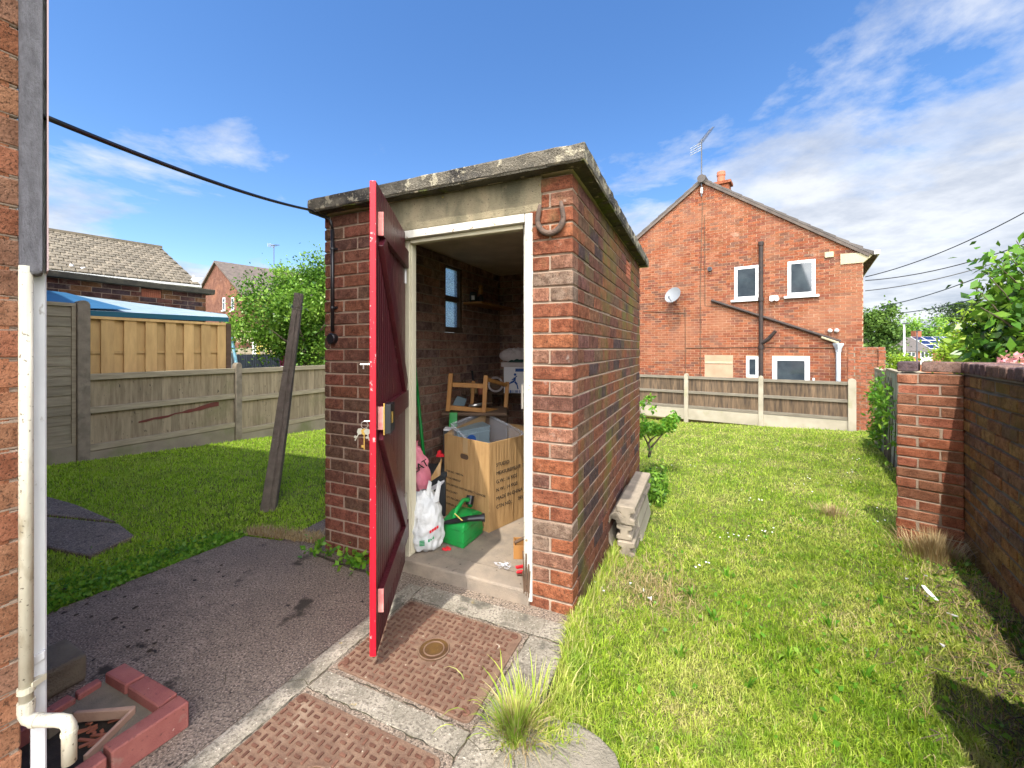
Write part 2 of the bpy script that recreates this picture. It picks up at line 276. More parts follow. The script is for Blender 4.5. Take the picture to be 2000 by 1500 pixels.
# ------------------------------------------------------------------ mesh builder
POS = {}
class MB:
    def __init__(s): s.v = []; s.f = []; s.r = []; s.m = []
    def poly(s, pts, r=None, m=0):
        b = len(s.v); s.v += [tuple(p) for p in pts]; s.f.append(tuple(range(b, b+len(pts)))); s.r.append(R.random() if r is None else r); s.m.append(m)
    def solid(s, pts, faces, r=None, m=0):
        r = R.random() if r is None else r
        b = len(s.v); s.v += [tuple(p) for p in pts]
        for f in faces: s.f.append(tuple(b+i for i in f)); s.r.append(r); s.m.append(m)
    def hexa(s, p, r=None, m=0):
        s.solid(p, [(3, 2, 1, 0), (4, 5, 6, 7), (0, 1, 5, 4), (1, 2, 6, 5), (2, 3, 7, 6), (3, 0, 4, 7)], r, m)
    def box(s, o, u, v, w, r=None, m=0):
        o, u, v, w = V(o), V(u), V(v), V(w)
        s.hexa([o, o+u, o+u+v, o+v, o+w, o+u+w, o+u+v+w, o+v+w], r, m)
    def bar(s, a, b, wid, thk, side=None, r=None, m=0):          # rectangular bar from a to b
        a, b = V(a), V(b); d = (b-a).normalized()
        sd = V(side) if side else d.cross(Zc)
        if sd.length < 1e-4: sd = V((1, 0, 0))
        sd = (sd - d*sd.dot(d)).normalized(); up = d.cross(sd).normalized()
        s.box(a-sd*wid/2-up*thk/2, sd*wid, up*thk, b-a, r, m)
    def prism(s, pts, vec, r=None, m=0):
        n = len(pts); p = [V(q) for q in pts]; vec = V(vec)
        s.solid(p+[q+vec for q in p], [tuple(reversed(range(n))), tuple(range(n, 2*n))]+[(i, (i+1) % n, n+(i+1) % n, n+i) for i in range(n)], r, m)
    def tube(s, pts, rad, n=8, r=None, m=0, cap=True):
        pts = [V(p) for p in pts]; rad = rad if hasattr(rad, '__len__') else [rad]*len(pts)
        r = R.random() if r is None else r; b = len(s.v); prev = None
        for i, p in enumerate(pts):
            d = (pts[min(i+1, len(pts)-1)]-pts[max(i-1, 0)]).normalized()
            if prev is None:
                prev = d.cross(V((0, 0, 1)) if abs(d.z) < .9 else V((1, 0, 0))).normalized()
            prev = (prev-d*prev.dot(d)).normalized(); q = d.cross(prev)
            for k in range(n):
                t = 2*math.pi*k/n; s.v.append(tuple(p+(prev*math.cos(t)+q*math.sin(t))*rad[i]))
        for i in range(len(pts)-1):
            for k in range(n):
                s.f.append((b+i*n+k, b+i*n+(k+1) % n, b+(i+1)*n+(k+1) % n, b+(i+1)*n+k)); s.r.append(r); s.m.append(m)
        if cap:
            s.f.append(tuple(b+k for k in reversed(range(n)))); s.r.append(r); s.m.append(m)
            e = b+(len(pts)-1)*n; s.f.append(tuple(e+k for k in range(n))); s.r.append(r); s.m.append(m)
    def lathe(s, c, prof, n=20, ax=Zc, r=None, m=0, wob=0):
        c = V(c); ax = V(ax).normalized(); u = ax.orthogonal().normalized(); w = ax.cross(u); b = len(s.v); r = R.random() if r is None else r
        for (rr, h) in prof:
            for k in range(n):
                t = 2*math.pi*k/n; q = rr*(1+wob*R.uniform(-1, 1)); s.v.append(tuple(c+ax*h+(u*math.cos(t)+w*math.sin(t))*q))
        for i in range(len(prof)-1):
            for k in range(n):
                s.f.append((b+i*n+k, b+i*n+(k+1) % n, b+(i+1)*n+(k+1) % n, b+(i+1)*n+k)); s.r.append(r); s.m.append(m)
        s.f.append(tuple(b+k for k in reversed(range(n)))); s.r.append(r); s.m.append(m)
        e = b+(len(prof)-1)*n; s.f.append(tuple(e+k for k in range(n))); s.r.append(r); s.m.append(m)
    def jitter(s, a):
        s.v = [(x+R.uniform(-a, a), y+R.uniform(-a, a), z+R.uniform(-a, a)) for x, y, z in s.v]
    def build(s, name, mats, parent=None, bevel=0, sm=False, recalc=True, segs=1):
        if not s.v: return None
        A = np.array(s.v)
        o = V(POS[parent.name]) if parent else V(((A[:, 0].min()+A[:, 0].max())/2, (A[:, 1].min()+A[:, 1].max())/2, A[:, 2].min()))
        me = bpy.data.meshes.new(name); me.from_pydata([tuple(p) for p in (A-np.array(o))], [], s.f)
        for mm in (mats if isinstance(mats, (list, tuple)) else [mats]): me.materials.append(M[mm] if isinstance(mm, str) else mm)
        me.polygons.foreach_set('material_index', s.m)
        a = me.attributes.new('r', 'FLOAT', 'FACE'); a.data.foreach_set('value', s.r)
        if recalc:
            bm = bmesh.new(); bm.from_mesh(me); bmesh.ops.recalc_face_normals(bm, faces=bm.faces); bm.to_mesh(me); bm.free()
        if sm: me.polygons.foreach_set('use_smooth', [True]*len(me.polygons))
        ob = bpy.data.objects.new(name, me); C.objects.link(ob)
        if parent: ob.parent = parent; POS[ob.name] = tuple(o)
        else: ob.location = o; POS[ob.name] = tuple(o)
        if bevel:
            md = ob.modifiers.new('bev', 'BEVEL'); md.width = bevel; md.segments = segs; md.limit_method = 'ANGLE'
        return ob
def tag(o, label=None, cat=None, group=None, kind=None):
    if label: o['label'] = label
    if cat: o['category'] = cat
    if group: o['group'] = group
    if kind: o['kind'] = kind
    return o
def thing(name, label, cat, loc, group=None):
    o = bpy.data.objects.new(name, None); o.empty_display_size = .1; C.objects.link(o); o.location = loc; POS[o.name] = tuple(loc)
    return tag(o, label, cat, group)
def copy_tree(o, loc=None, parent=None):
    c = o.copy(); C.objects.link(c)
    if parent: c.parent = parent
    if loc: c.location = loc
    POS[c.name] = tuple(c.location) if not parent else POS[parent.name]
    for ch in [x for x in bpy.data.objects if x.parent == o]: copy_tree(ch, None, c)
    return c
def npmesh(name, verts, faces, r, m, parent=None, smooth_=False):
    o = V(POS[parent.name]) if parent else V((float(verts[:, 0].mean()), float(verts[:, 1].mean()), float(verts[:, 2].min())))
    me = bpy.data.meshes.new(name); nv = len(verts); nf, k = faces.shape
    me.vertices.add(nv); me.vertices.foreach_set('co', (verts-np.array(o)).astype(np.float32).ravel())
    me.loops.add(nf*k); me.loops.foreach_set('vertex_index', faces.astype(np.int32).ravel())
    me.polygons.add(nf); me.polygons.foreach_set('loop_start', np.arange(0, nf*k, k, dtype=np.int32))
    me.update(calc_edges=True)
    a = me.attributes.new('r', 'FLOAT', 'FACE'); a.data.foreach_set('value', r.astype(np.float32))
    me.materials.append(M[m])
    if smooth_: me.polygons.foreach_set('use_smooth', [True]*nf)
    ob = bpy.data.objects.new(name, me); C.objects.link(ob)
    if parent: ob.parent = parent
    else: ob.location = o
    POS[ob.name] = tuple(o)
    return ob
def leaves(name, pts, size, m, parent=None, aspect=.5, up=.2, rr=None):
    n = len(pts); d = NR.normal(size=(n, 3)); d[:, 2] -= up*.5; d /= np.linalg.norm(d, axis=1)[:, None]
    nn = NR.normal(size=(n, 3)); nn[:, 2] += .8
    s = np.cross(d, nn); s /= np.linalg.norm(s, axis=1)[:, None]; q = np.cross(s, d)
    L = size*(.6+.8*NR.rand(n))[:, None]
    v = np.empty((n, 4, 3)); v[:, 0] = pts; v[:, 1] = pts+d*L*.45+s*L*aspect*.5+q*L*.08; v[:, 2] = pts+d*L-q*L*.05; v[:, 3] = pts+d*L*.45-s*L*aspect*.5+q*L*.08
    f = np.arange(n*4).reshape(n, 4)
    r = NR.rand(n) if rr is None else np.clip(rr+NR.normal(size=n)*.15, 0, 1)
    return npmesh(name, v.reshape(-1, 3), f, r, m, parent)
def crown(c, rad, ncl, nl, sp, flat=1, shell=.55):
    c = np.array(c); rad = np.array(rad); out = []; rs = []
    for i in range(ncl):
        d = NR.normal(size=3); d /= np.linalg.norm(d); rr = shell+(1-shell)*NR.rand()**.7
        cc = c+d*rad*rr*(.85+.3*NR.rand()); k = int(nl*(.5+NR.rand()))
        out.append(cc+NR.normal(size=(k, 3))*sp*(.6+.8*NR.rand())*np.array((1, 1, flat))); rs.append(np.full(k, NR.rand()))
    return np.concatenate(out), np.concatenate(rs)

def bricks(mb, o, u, nrm, L, H, z0=0, opens=(), depth=.1025, ch=.075, bl=.225, jit=.0015, topf=None, start=0, mi=(0, 1), proud=.005, mortar=True, gap=.005, back=True, tz=None):
    o = V(o); u = V(u); nrm = V(nrm)
    for k in range(int(round(H/ch))):
        z = z0+k*ch; lo, hi = 0, L
        if topf:
            xs = [i*.05 for i in range(int(L/.05)+1)]; ok = [x for x in xs if topf(x) >= z+ch*.6]
            if not ok: break
            lo, hi = max(0, ok[0]-.02), min(L, ok[-1]+.02)
        segs = [(lo, hi)]
        for (a0, a1, b0, b1) in opens:
            if b0 < z+ch*.5 < b1:
                ns = []
                for (s0, s1) in segs:
                    if a1 <= s0 or a0 >= s1: ns.append((s0, s1))
                    else:
                        if a0 > s0: ns.append((s0, a0))
                        if a1 < s1: ns.append((a1, s1))
                segs = ns
        for (s0, s1) in segs:
            if mortar:
                bk = .005 if back else 0
                mb.box(o+u*(s0+.003)-nrm*proud+Zc*z, u*(s1-s0-.006), -nrm*(depth-proud-bk), Zc*ch, m=mi[1])
            x = -(bl/2 if (k+start) % 2 else 0)
            while x < s1:
                a, b = max(x, s0), min(x+bl, s1)
                if b-a > .035:
                    ga = 0 if a == s0 else gap; gb = 0 if b == s1 else gap
                    j = lambda: R.uniform(-jit, jit)
                    n0 = R.uniform(-jit, jit); w = b-a-ga-gb; p = o+u*(a+ga+j())+nrm*n0+Zc*(z+gap+j())
                    mb.box(p, u*(w+j()), -nrm*(depth+n0 if back else depth*.5), Zc*(ch-2*gap+j()), m=mi[0])
                x += bl

def text_mesh(name, body, size, loc, xdir, ydir, m, parent, ext=.0006, sx=1.0):
    cu = bpy.data.curves.new('t', 'FONT'); cu.body = body; cu.size = size; cu.extrude = ext
    t = bpy.data.objects.new('t', cu); C.objects.link(t)
    dg = bpy.context.evaluated_depsgraph_get(); me = bpy.data.meshes.new_from_object(t.evaluated_get(dg))
    bpy.data.objects.remove(t)
    me.name = name; X = V(xdir).normalized()*sx; Y = V(ydir).normalized(); N = V(xdir).normalized().cross(Y)
    o = V(POS[parent.name])
    for v in me.vertices:
        v.co = V(loc)-o+X*v.co.x+Y*v.co.y+N*v.co.z
    me.materials.clear(); me.materials.append(M[m])
    ob = bpy.data.objects.new(name, me); C.objects.link(ob); ob.parent = parent; POS[ob.name] = tuple(o)
    return ob
# ================================================================== SETTING: ground, paving
xs = sorted(set([-300, -150, -80, -40, -25, -16]+[i*.5 for i in range(-24, 25)]+[16, 25, 40, 80, 150, 300]))
ys = sorted(set([-60, -20, -8]+[i*.5 for i in range(-6, 29)]+[16, 20, 25, 32, 40, 55, 75, 110, 160, 300, 600]))
vv = [(x, y, ground_z(x, y)-.004) for y in ys for x in xs]; n = len(xs)
g = MB(); g.v = vv
for j in range(len(ys)-1):
    for i in range(n-1):
        g.f.append((j*n+i, j*n+i+1, (j+1)*n+i+1, (j+1)*n+i)); g.r.append(.5); g.m.append(0)
tag(g.build('ground', 'ground', recalc=False, sm=True), kind='structure')

PAD = [(-1.79, 2.79), (-1.25, 2.66), (-1.18, 2.64), (.30, 1.96), (.235, 1.88), (.205, 1.75), (.13, 1.60), (.10, 1.5), (.05, 1.41), (0.02, 1.30), (-.02, .9), (-.2, .3), (-.4, -.6), (-3.3, -.6), (-2.62, 1.1), (-2.21, 1.976)]
g = MB(); g.prism([(x, y, -.12) for x, y in PAD], (0, 0, .12)); g.jitter(.0)
tag(g.build('concrete_path', 'concrete', bevel=.012, segs=2), kind='structure')
C0 = V((-.704, 1.627, 0)); e1 = V((.9107, -.4131, 0)); e2 = D2
# lighter beam of concrete round the covers
g = MB()
def q2(a, b, z=0): return C0+e1*a+e2*b+Zc*z
def slabq(a0, a1, b0, b1, z=.004):
    g.hexa([q2(a0, b0, -.06), q2(a1, b0, -.06), q2(a1, b1, -.06), q2(a0, b1, -.06), q2(a0, b0, z), q2(a1, b0, z), q2(a1, b1, z), q2(a0, b1, z)])
slabq(-.10, -.012, -1.3, .60); slabq(.635, .80, -.62, .49); slabq(-.008, .631, -.105, -.015); slabq(-.008, .80, .495, .62)
tag(g.build('cover_surround', 'concrete_l', bevel=.004), kind='structure')

def crack(pts, w=.004, z=.0055):
    g = MB()
    for i in range(len(pts)-1):
        a, b = V(pts[i]), V(pts[i+1]); n_ = max(2, int((b-a).length/.02)); prev = None
        sd = (b-a).normalized().cross(Zc)
        for k in range(n_+1):
            p = a.lerp(b, k/n_)+sd*R.uniform(-.004, .004); ww = w*.8*R.choice((.15, .5, .8, 1.2)); cur = (p-sd*ww/2, p+sd*ww/2)
            if prev: g.poly([prev[0]+Zc*z, prev[1]+Zc*z, cur[1]+Zc*z, cur[0]+Zc*z], r=.5)
            prev = cur
    tag(g.build('path_joint', 'crackm', recalc=False), kind='structure')
crack([q2(-.011, -1.25), q2(-.012, .60)], .006); crack([q2(.633, -.6), q2(.634, .49)], .006); crack([q2(-.01, -.11), q2(.63, -.109)], .005); crack([q2(-.01, -.012), q2(.63, -.013)], .005)
crack([q2(-.005, .492), q2(.8, .493)], .005); crack([q2(-.10, -.13), q2(-.05, -.09), q2(-.012, -.10)], .004); crack([q2(.635, -.04), q2(.69, -.06), q2(.74, -.03), q2(.80, -.05)], .004); crack([q2(.10, .5), q2(.13, .56), q2(.12, .62)], .003)
crack([q2(-.11, -1.25, -.004), q2(-.105, -.3, -.004), q2(-.11, .6, -.004)], .003)
crack([V((-1.25, 2.5, -.004)), V((-1.1, 2.1, -.004)), V((-1.2, 1.8, -.004)), V((-1.05, 1.5, -.004))], .0025)
SLABS = [[(93, 975), (150, 985), (228, 1018), (93, 1046)], [(93, 1052), (232, 1022), (262, 1045), (175, 1085), (93, 1108)]]
SLABS_W = []
for i, s_ in enumerate(SLABS):
    w = [PZ(x, y, -.005) for x, y in s_]
    # carry the slab on to the left, behind the house corner
    w[0] = w[0]+E2*1.2; w[-1] = w[-1]+E2*1.2
    SLABS_W.append([(p.x, p.y) for p in w])
    g = MB(); g.prism([p-Zc*.05 for p in w], (0, 0, .05)); tag(g.build('path_slab', 'concrete', bevel=.006), kind='structure')
w = [PZ(560, 1040), PZ(632, 1008), PZ(660, 1040), PZ(632, 1066)]
w = [S(1.63, -.02), S(1.95, -.05), S(1.98, .35), S(1.66, .42)]
SLABS_W.append([(p.x, p.y) for p in w])
g = MB(); g.prism([p-Zc*.05 for p in w], (0, 0, .052)); tag(g.build('path_slab', 'concrete', bevel=.006), kind='structure')
STONE = [PZ(x, y, .012) for x, y in [(1062, 1396), (1130, 1411), (1172, 1438), (1203, 1470), (1216, 1510), (1190, 1600), (1050, 1640), (905, 1560), (960, 1490), (1000, 1440)]]
g = MB(); g.prism([p-Zc*.07 for p in STONE], (0, 0, .07))
tag(g.build('flat_stone', 'stone', bevel=.008, segs=2), 'flat lichen-spotted stone slab at the lawn edge beside the grass tuft', 'stone')

# ================================================================== manhole covers
def cover():
    t = thing('manhole_cover', 'whole rusty basket-weave drain cover under the open door', 'manhole cover', C0, 'rusty drain covers')
    a, b = .62, .48
    g = MB(); g.box(q2(-.004, -.004, -.03), e1*(a+.008), e2*(b+.008), Zc*.028); g.build('frame', 'cover_plug', t)
    g = MB(); pts = []
    rr = .025
    for cx, cy, s0 in ((a-.006-rr, .006+rr, -90), (a-.006-rr, b-.006-rr, 0), (.006+rr, b-.006-rr, 90), (.006+rr, .006+rr, 180)):
        for k in range(5): an = math.radians(s0+k*22.5); pts.append(q2(cx+rr*math.cos(an), cy+rr*math.sin(an), -.01))
    g.prism(pts, (0, 0, .018)); g.build('plate', 'cover', t, bevel=.002)
    g = MB(); st = .0305; nx, ny = int(a/st), int(b/st)
    for i in range(nx):
        for j in range(ny):
            x, y = .022+i*st, .02+j*st
            if (x-a/2)**2+(y-b/2)**2 < .076**2 or x > a-.02 or y > b-.015: continue
            L, W = (.023, .009) if (i+j) % 2 else (.009, .023)
            g.box(q2(x-L/2, y-W/2, .0075), e1*L, e2*W, Zc*R.uniform(.0045, .006))
    g.build('tread', 'cover_bar', t, bevel=.001)
    g = MB(); c = q2(a/2, b/2, .0075)
    g.lathe(c, [(.066, 0), (.066, .003), (.060, .0035), (.001, .0035)], 32)
    po = g.build('lifting_plug', 'cover_plug', t, sm=False)
    for r_ in (.062, .041):
        g = MB(); g.tube([c+Zc*.004+V((math.cos(k*math.pi/16), math.sin(k*math.pi/16), 0))*r_ for k in range(33)], .0028, 6, cap=False); g.build('ring', 'cover', po)
    for cx, cy in ((.035, .035), (a-.035, .035), (.035, b-.035), (a-.035, b-.035)):
        g = MB(); g.lathe(q2(cx, cy, .0078), [(.014, 0), (.014, .004), (.010, .006), (.001, .006)], 14); g.build('bolt', 'cover_bar', t)
    return t
cov = cover()
c2 = copy_tree(cov, C0-D2*.60+V((-.01, 0, 0))); c2['label'] = 'rusty basket-weave drain cover nearest the camera, cut by the bottom edge'

# ================================================================== SHED
shed = thing('brick_shed', 'small flat-roofed brick outhouse with its red door standing open', 'shed', S(.8, 1.2, 0))
W, DP, H = 1.60, 2.38, 2.195
DO0, DO1, DTOP = .205, .992, 1.915
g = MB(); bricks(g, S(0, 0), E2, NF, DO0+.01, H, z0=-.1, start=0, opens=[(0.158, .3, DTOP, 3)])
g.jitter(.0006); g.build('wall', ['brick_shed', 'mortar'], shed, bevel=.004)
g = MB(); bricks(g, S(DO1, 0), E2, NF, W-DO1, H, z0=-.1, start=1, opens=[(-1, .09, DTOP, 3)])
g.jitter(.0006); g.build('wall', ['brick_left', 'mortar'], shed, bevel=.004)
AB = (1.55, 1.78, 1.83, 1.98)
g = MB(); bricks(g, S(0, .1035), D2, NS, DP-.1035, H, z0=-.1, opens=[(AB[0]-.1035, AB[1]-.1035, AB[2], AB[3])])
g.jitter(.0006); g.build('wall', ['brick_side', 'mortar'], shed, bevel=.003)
# air brick
g = MB()
for i in range(7):
    for j in range(4):
        g.box(S(-.001, AB[0]+.008+i*.031, AB[2]+.006+j*.036), D2*.017, E2*.03, Zc*.022)
g.box(S(.006, AB[0]+.004, AB[2]+.002), D2*.222, E2*.03, Zc*.146)
g.build('air_brick', 'terracotta', shed)
WU0, WU1, WZ0, WZ1 = 1.20, 1.50, 1.42, 2.03      # little window in the far-left wall
g = MB(); bricks(g, S(W, .1035), D2, E2, DP-.1035, H, z0=-.1, opens=[(WU0-.1035, WU1-.1035, WZ0, WZ1)])
g.build('wall', ['brick_in', 'mortar'], shed, bevel=.003)
g = MB(); bricks(g, S(.1035, DP), E2, D2, W-.207, H, z0=-.1); g.build('wall', ['brick_in', 'mortar'], shed, bevel=.003)
# lintel
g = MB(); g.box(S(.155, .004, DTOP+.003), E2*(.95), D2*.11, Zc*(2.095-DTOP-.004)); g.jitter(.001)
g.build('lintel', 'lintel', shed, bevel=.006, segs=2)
# roof slab, roughened edges
g = MB(); ov = .078; nA, nB = 26, 36
def top_z(a, b): return H-.10+.11-.012*b+.0
lay = []
def ring(z, sh=0):
    out = []
    for i in range(nA): out.append((-ov+(W+ov+.06)*i/nA, -ov))
    for i in range(nB): out.append((W+.06, -ov+(DP+2*ov)*i/nB))
    for i in range(nA): out.append((W+.06-(W+ov+.06)*i/nA, DP+ov))
    for i in range(nB): out.append((-ov, DP+ov-(DP+2*ov)*i/nB))
    return [S(a, b, z-.012*b) for a, b in out]
zb = 2.095
rings = [ring(zb), ring(zb+.035), ring(zb+.075)]
N_ = len(rings[0]); base = 0
for k, rg in enumerate(rings):
    for p in rg:
        j = .0035; g.v.append((p.x+R.uniform(-j, j), p.y+R.uniform(-j, j), p.z+R.uniform(-.0025, .0025)))
for k in range(2):
    for i in range(N_): g.f.append((k*N_+i, k*N_+(i+1) % N_, (k+1)*N_+(i+1) % N_, (k+1)*N_+i)); g.r.append(.5); g.m.append(0)
g.f.append(tuple(reversed(range(N_)))); g.r.append(.5); g.m.append(1)
g.f.append(tuple(2*N_+i for i in range(N_))); g.r.append(.5); g.m.append(0)
g.build('roof_slab', ['slab', 'ceiling'], shed, bevel=.006)
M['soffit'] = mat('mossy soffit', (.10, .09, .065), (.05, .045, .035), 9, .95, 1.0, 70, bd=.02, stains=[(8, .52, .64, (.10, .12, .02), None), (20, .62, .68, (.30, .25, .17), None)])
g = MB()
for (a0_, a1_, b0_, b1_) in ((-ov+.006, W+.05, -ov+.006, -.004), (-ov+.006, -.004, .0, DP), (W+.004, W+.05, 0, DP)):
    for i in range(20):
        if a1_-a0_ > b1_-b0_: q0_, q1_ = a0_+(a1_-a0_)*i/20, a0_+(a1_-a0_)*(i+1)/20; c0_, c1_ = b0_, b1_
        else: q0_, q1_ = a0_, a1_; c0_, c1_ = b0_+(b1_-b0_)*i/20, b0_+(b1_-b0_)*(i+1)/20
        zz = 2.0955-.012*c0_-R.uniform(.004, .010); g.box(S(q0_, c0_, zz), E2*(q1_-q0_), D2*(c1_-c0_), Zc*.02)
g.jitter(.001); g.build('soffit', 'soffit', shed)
# floor slab / step
g = MB(); g.box(S(DO0+.012, -.012, -.05), E2*(DO1-DO0-.02), D2*.14, Zc*.122); g.jitter(.001); g.build('step', 'floor', shed, bevel=.01, segs=2)
g = MB(); g.box(S(.103, .13, -.05), E2*(W-.206), D2*(DP-.24), Zc*.120); g.build('floor', 'floor', shed)
# door frame
g = MB(); fz0, fz1 = .075, DTOP
def fbox(a0, a1, z0, z1, b0, b1, m): g.box(S(a0, b0, z0), E2*(a1-a0), D2*(b1-b0), Zc*(z1-z0), m=m)
fbox(.200, .240, -.0+.02, fz1-.002, -.008, .06, 0); fbox(.243, .258, .07, fz1-.045, .022, .06, 0)
fbox(.961, .992, .04, fz1-.046, .022, .075, 1); fbox(.952, .960, .08, fz1-.05, .034, .075, 1)
fbox(.241, .990, fz1-.044, fz1-.003, -.012, .03, 0); fbox(.259, .951, fz1-.068, fz1-.045, .015, .055, 1)
g.jitter(.0012); g.build('door_frame', ['white', 'cream'], shed, bevel=.002)
g = MB(); g.box(S(.2425, -.002, .92), E2*.0, D2*.0, Zc*.01)
g = MB(); g.box(S(.2585, -.0, .955), E2*.003, D2*.02, Zc*.12); g.build('strike_plate', 'steel', shed)
# rotted foot of the frame
g = MB()
for i in range(9):
    p = S(.225+R.uniform(-.02, .02), -.012, .04+R.uniform(0, .04)); g.bar(p, p+V((R.uniform(-.01, .01), R.uniform(-.01, .01), R.uniform(.08, .22))), .006, .004)
g.build('rotten_wood', 'wood_d', shed)
# door: hinge at left jamb, open towards us
hg = S(.986, -.012, 0); fr = V((-.548, 1.615, 0)); du = (fr-hg).normalized(); LD = (fr-hg).length; dn = V((-du.y, du.x, 0))
if dn.x > 0: dn = -dn                      # dn: outer (left) side
dz0, dz1 = .055, 1.905; TH = .019
door = MB(); nb = 6
for i in range(nb):
    a0 = i*LD/nb; a1 = (i+1)*LD/nb
    # boards with a bead, outer skin red, inner skin maroon
    door.box(hg+du*(a0+.0015)+dn*.001+Zc*dz0, du*(LD/nb-.003), -dn*(TH*.5-.001), Zc*(dz1-dz0), m=0)
    for k in range(3):
        w_ = (LD/nb-.003)/3
        door.box(hg+du*(a0+.0015+k*w_+.002)-dn*(TH*.5)+Zc*dz0, du*(w_-.004), -dn*(TH*.5), Zc*(dz1-dz0), m=0)
door.box(hg+du*0+dn*.005+Zc*dz0, du*LD, -dn*.0035, Zc*(dz1-dz0), m=1)
door.box(hg+du*(LD+.0002)+dn*.005+Zc*dz0, du*.003, -dn*(TH+.005), Zc*(dz1-dz0), m=1)
dob = door.build('door', ['door', 'door_red'], shed, bevel=.0015)
def ledge(z0, z1):
    g = MB(); g.box(hg+du*.02-dn*(TH+.0005)+Zc*z0, du*(LD-.05), -dn*.022, Zc*(z1-z0), m=0); g.box(hg+du*(LD-.0298)-dn*(TH+.0005)+Zc*z0, du*.002, -dn*.022, Zc*(z1-z0), m=1)
    return g.build('ledge', ['door', 'door_pink'], dob, bevel=.002)
for z0, z1 in ((1.70, 1.795), (.93, 1.022), (.206, .30)): ledge(z0, z1)
def brace(za, zb_):
    g = MB(); a = hg+du*(LD-.06)-dn*(TH+.011)+Zc*za; b = hg+du*.07-dn*(TH+.011)+Zc*zb_
    g.bar(a, b, .085, .021, side=V((0, 0, 1)).cross(dn)); return g.build('brace', 'door', dob, bevel=.002)
brace(1.69, 1.045); brace(.92, .315)
g = MB(); p = hg+du*(LD-.115)-dn*(TH+.023)+Zc*.915; g.box(p, du*.09, -dn*.028, Zc*.115, m=0); g.box(hg+du*(LD-.0245)-dn*(TH+.0225)+Zc*.91, du*.003, -dn*.006, Zc*.125, m=1)
g.box(p+du*.055-dn*.0285+Zc*.04, du*.02, -dn*.004, Zc*.045, m=1); g.box(p-du*.002+Zc*.004, du*.0015, -dn*.02, Zc*.10, m=0)
g.build('rim_lock', ['black', 'brass'], dob, bevel=.002)
g = MB(); p = fr+dn*.012+Zc*1.19; g.tube([p-du*.02-dn*.01, p-du*.02+dn*.022], .003, 6); g.tube([p-du*.02+dn*.022-V((.012, 0, 0)), p-du*.02+dn*.022+V((.014, 0, 0))], .003, 6); g.tube([p-du*.02+dn*.022, p-du*.02+dn*.022-Zc*.018], .003, 6)
g.build('turn_knob', 'steel', dob)
for z in (.35, 1.62):
    g = MB(); g.box(hg+du*.0-dn*(TH+.0)+Zc*z, du*.02, -dn*.003, Zc*.09); g.tube([hg-dn*.02+Zc*z-du*.004, hg-dn*.02+Zc*(z+.09)-du*.004], .007, 8); g.build('hinge', 'steel', dob)
# keys
kc = fr-du*.03+dn*.012+Zc*.965
t = thing('bunch_of_keys', 'bunch of keys hanging from the lock on the red door edge', 'keys', kc)
g = MB(); g.tube([kc-dn*.0, kc+dn*.022], .0022, 6); 
an = [kc+dn*.020+V((.0, 0, -.014))+V((math.cos(a), 0, math.sin(a)))*.014 for a in [i*math.pi/6 for i in range(13)]]
g.tube(an, .0012, 5, cap=False); g.build('ring', 'steel', t)
for (dx, ln, mt, tl) in ((-.002, .085, 'brass', .0), (-.012, .055, 'steel', -.5), (.006, .05, 'steel', .25)):
    g = MB(); q = kc+dn*.020+V((dx, -.002*dx, -.028)); dr = V((math.sin(tl), 0, -math.cos(tl)))
    sd = V((math.cos(tl), 0, math.sin(tl)))
    g.prism([q+dr*.0+sd*.0, q+dr*.008+sd*.012, q+dr*.022+sd*.009, q+dr*.028, q+dr*.022-sd*.009, q+dr*.008-sd*.012], (0, .002, 0))
    g.bar(q+dr*.026+V((0, .001, 0)), q+dr*ln+V((0, .001, 0)), .004, .002, side=sd); g.bar(q+dr*(ln-.014)-sd*.010, q+dr*(ln-.014)+sd*.001, .009, .002, side=dr)
    g.build('key', mt, t)
# little window in the left wall
wf = MB()
def wb(u0, u1, z0, z1, a0, a1): wf.box(S(a1, u0, z0), D2*(u1-u0), NS*(a1-a0), Zc*(z1-z0))
A0, A1 = 1.512, 1.56
wb(WU0, WU1+.03, WZ1-.045, WZ1+.01, A0, A1); wb(WU0, WU1+.03, WZ0-.015, WZ0+.03, A0-.01, A1); wb(WU0-.01, WU0+.03, WZ0+.03, WZ1-.045, A0+.001, A1); wb(WU1-.035, WU1+.03, WZ0+.03, WZ1-.045, A0+.001, A1); wb(WU0+.03, WU1-.035, 1.685, 1.735, A0+.012, A1-.002)
wo = wf.build('window', 'wood_d', shed, bevel=.002)
g = MB(); g.box(S(1.548, WU0+.028, WZ0+.028), D2*(WU1-WU0-.061), NS*.004, Zc*(WZ1-WZ0-.07)); g.build('pane', 'frost', wo)

# shelf inside + things on it
g = MB(); g.box(S(1.498, 1.50, 1.675), D2*.76, NS*.20, Zc*.02); sh = g.build('shelf', 'wood_o', None, bevel=.002)
tag(sh, 'thin wooden shelf beside the little window inside the shed', 'shelf')
b0 = S(1.40, 1.66, 1.695)
t = thing('bottle', 'orange topped bottle standing on the shelf inside the shed', 'bottle', b0)
g = MB(); g.lathe(b0, [(.028, 0), (.03, .01), (.03, .05), (.022, .065), (.012, .07), (.012, .085)], 16); g.build('body', 'darkplast', t, sm=True)
g = MB(); g.lathe(b0+Zc*.086, [(.02, 0), (.024, .01), (.026, .04), (.02, .05), (.012, .055), (.02, .065), (.02, .085), (.004, .09)], 16); g.build('cap', 'wood_o', t, sm=True)
b0 = S(1.42, 1.555, 1.695)
t = thing('glass_jar', 'small jar with pale label beside the orange topped bottle on the shelf', 'jar', b0)
g = MB(); g.lathe(b0, [(.032, 0), (.034, .01), (.034, .085), (.028, .095)], 16); g.build('jar_body', 'darkplast', t, sm=True)
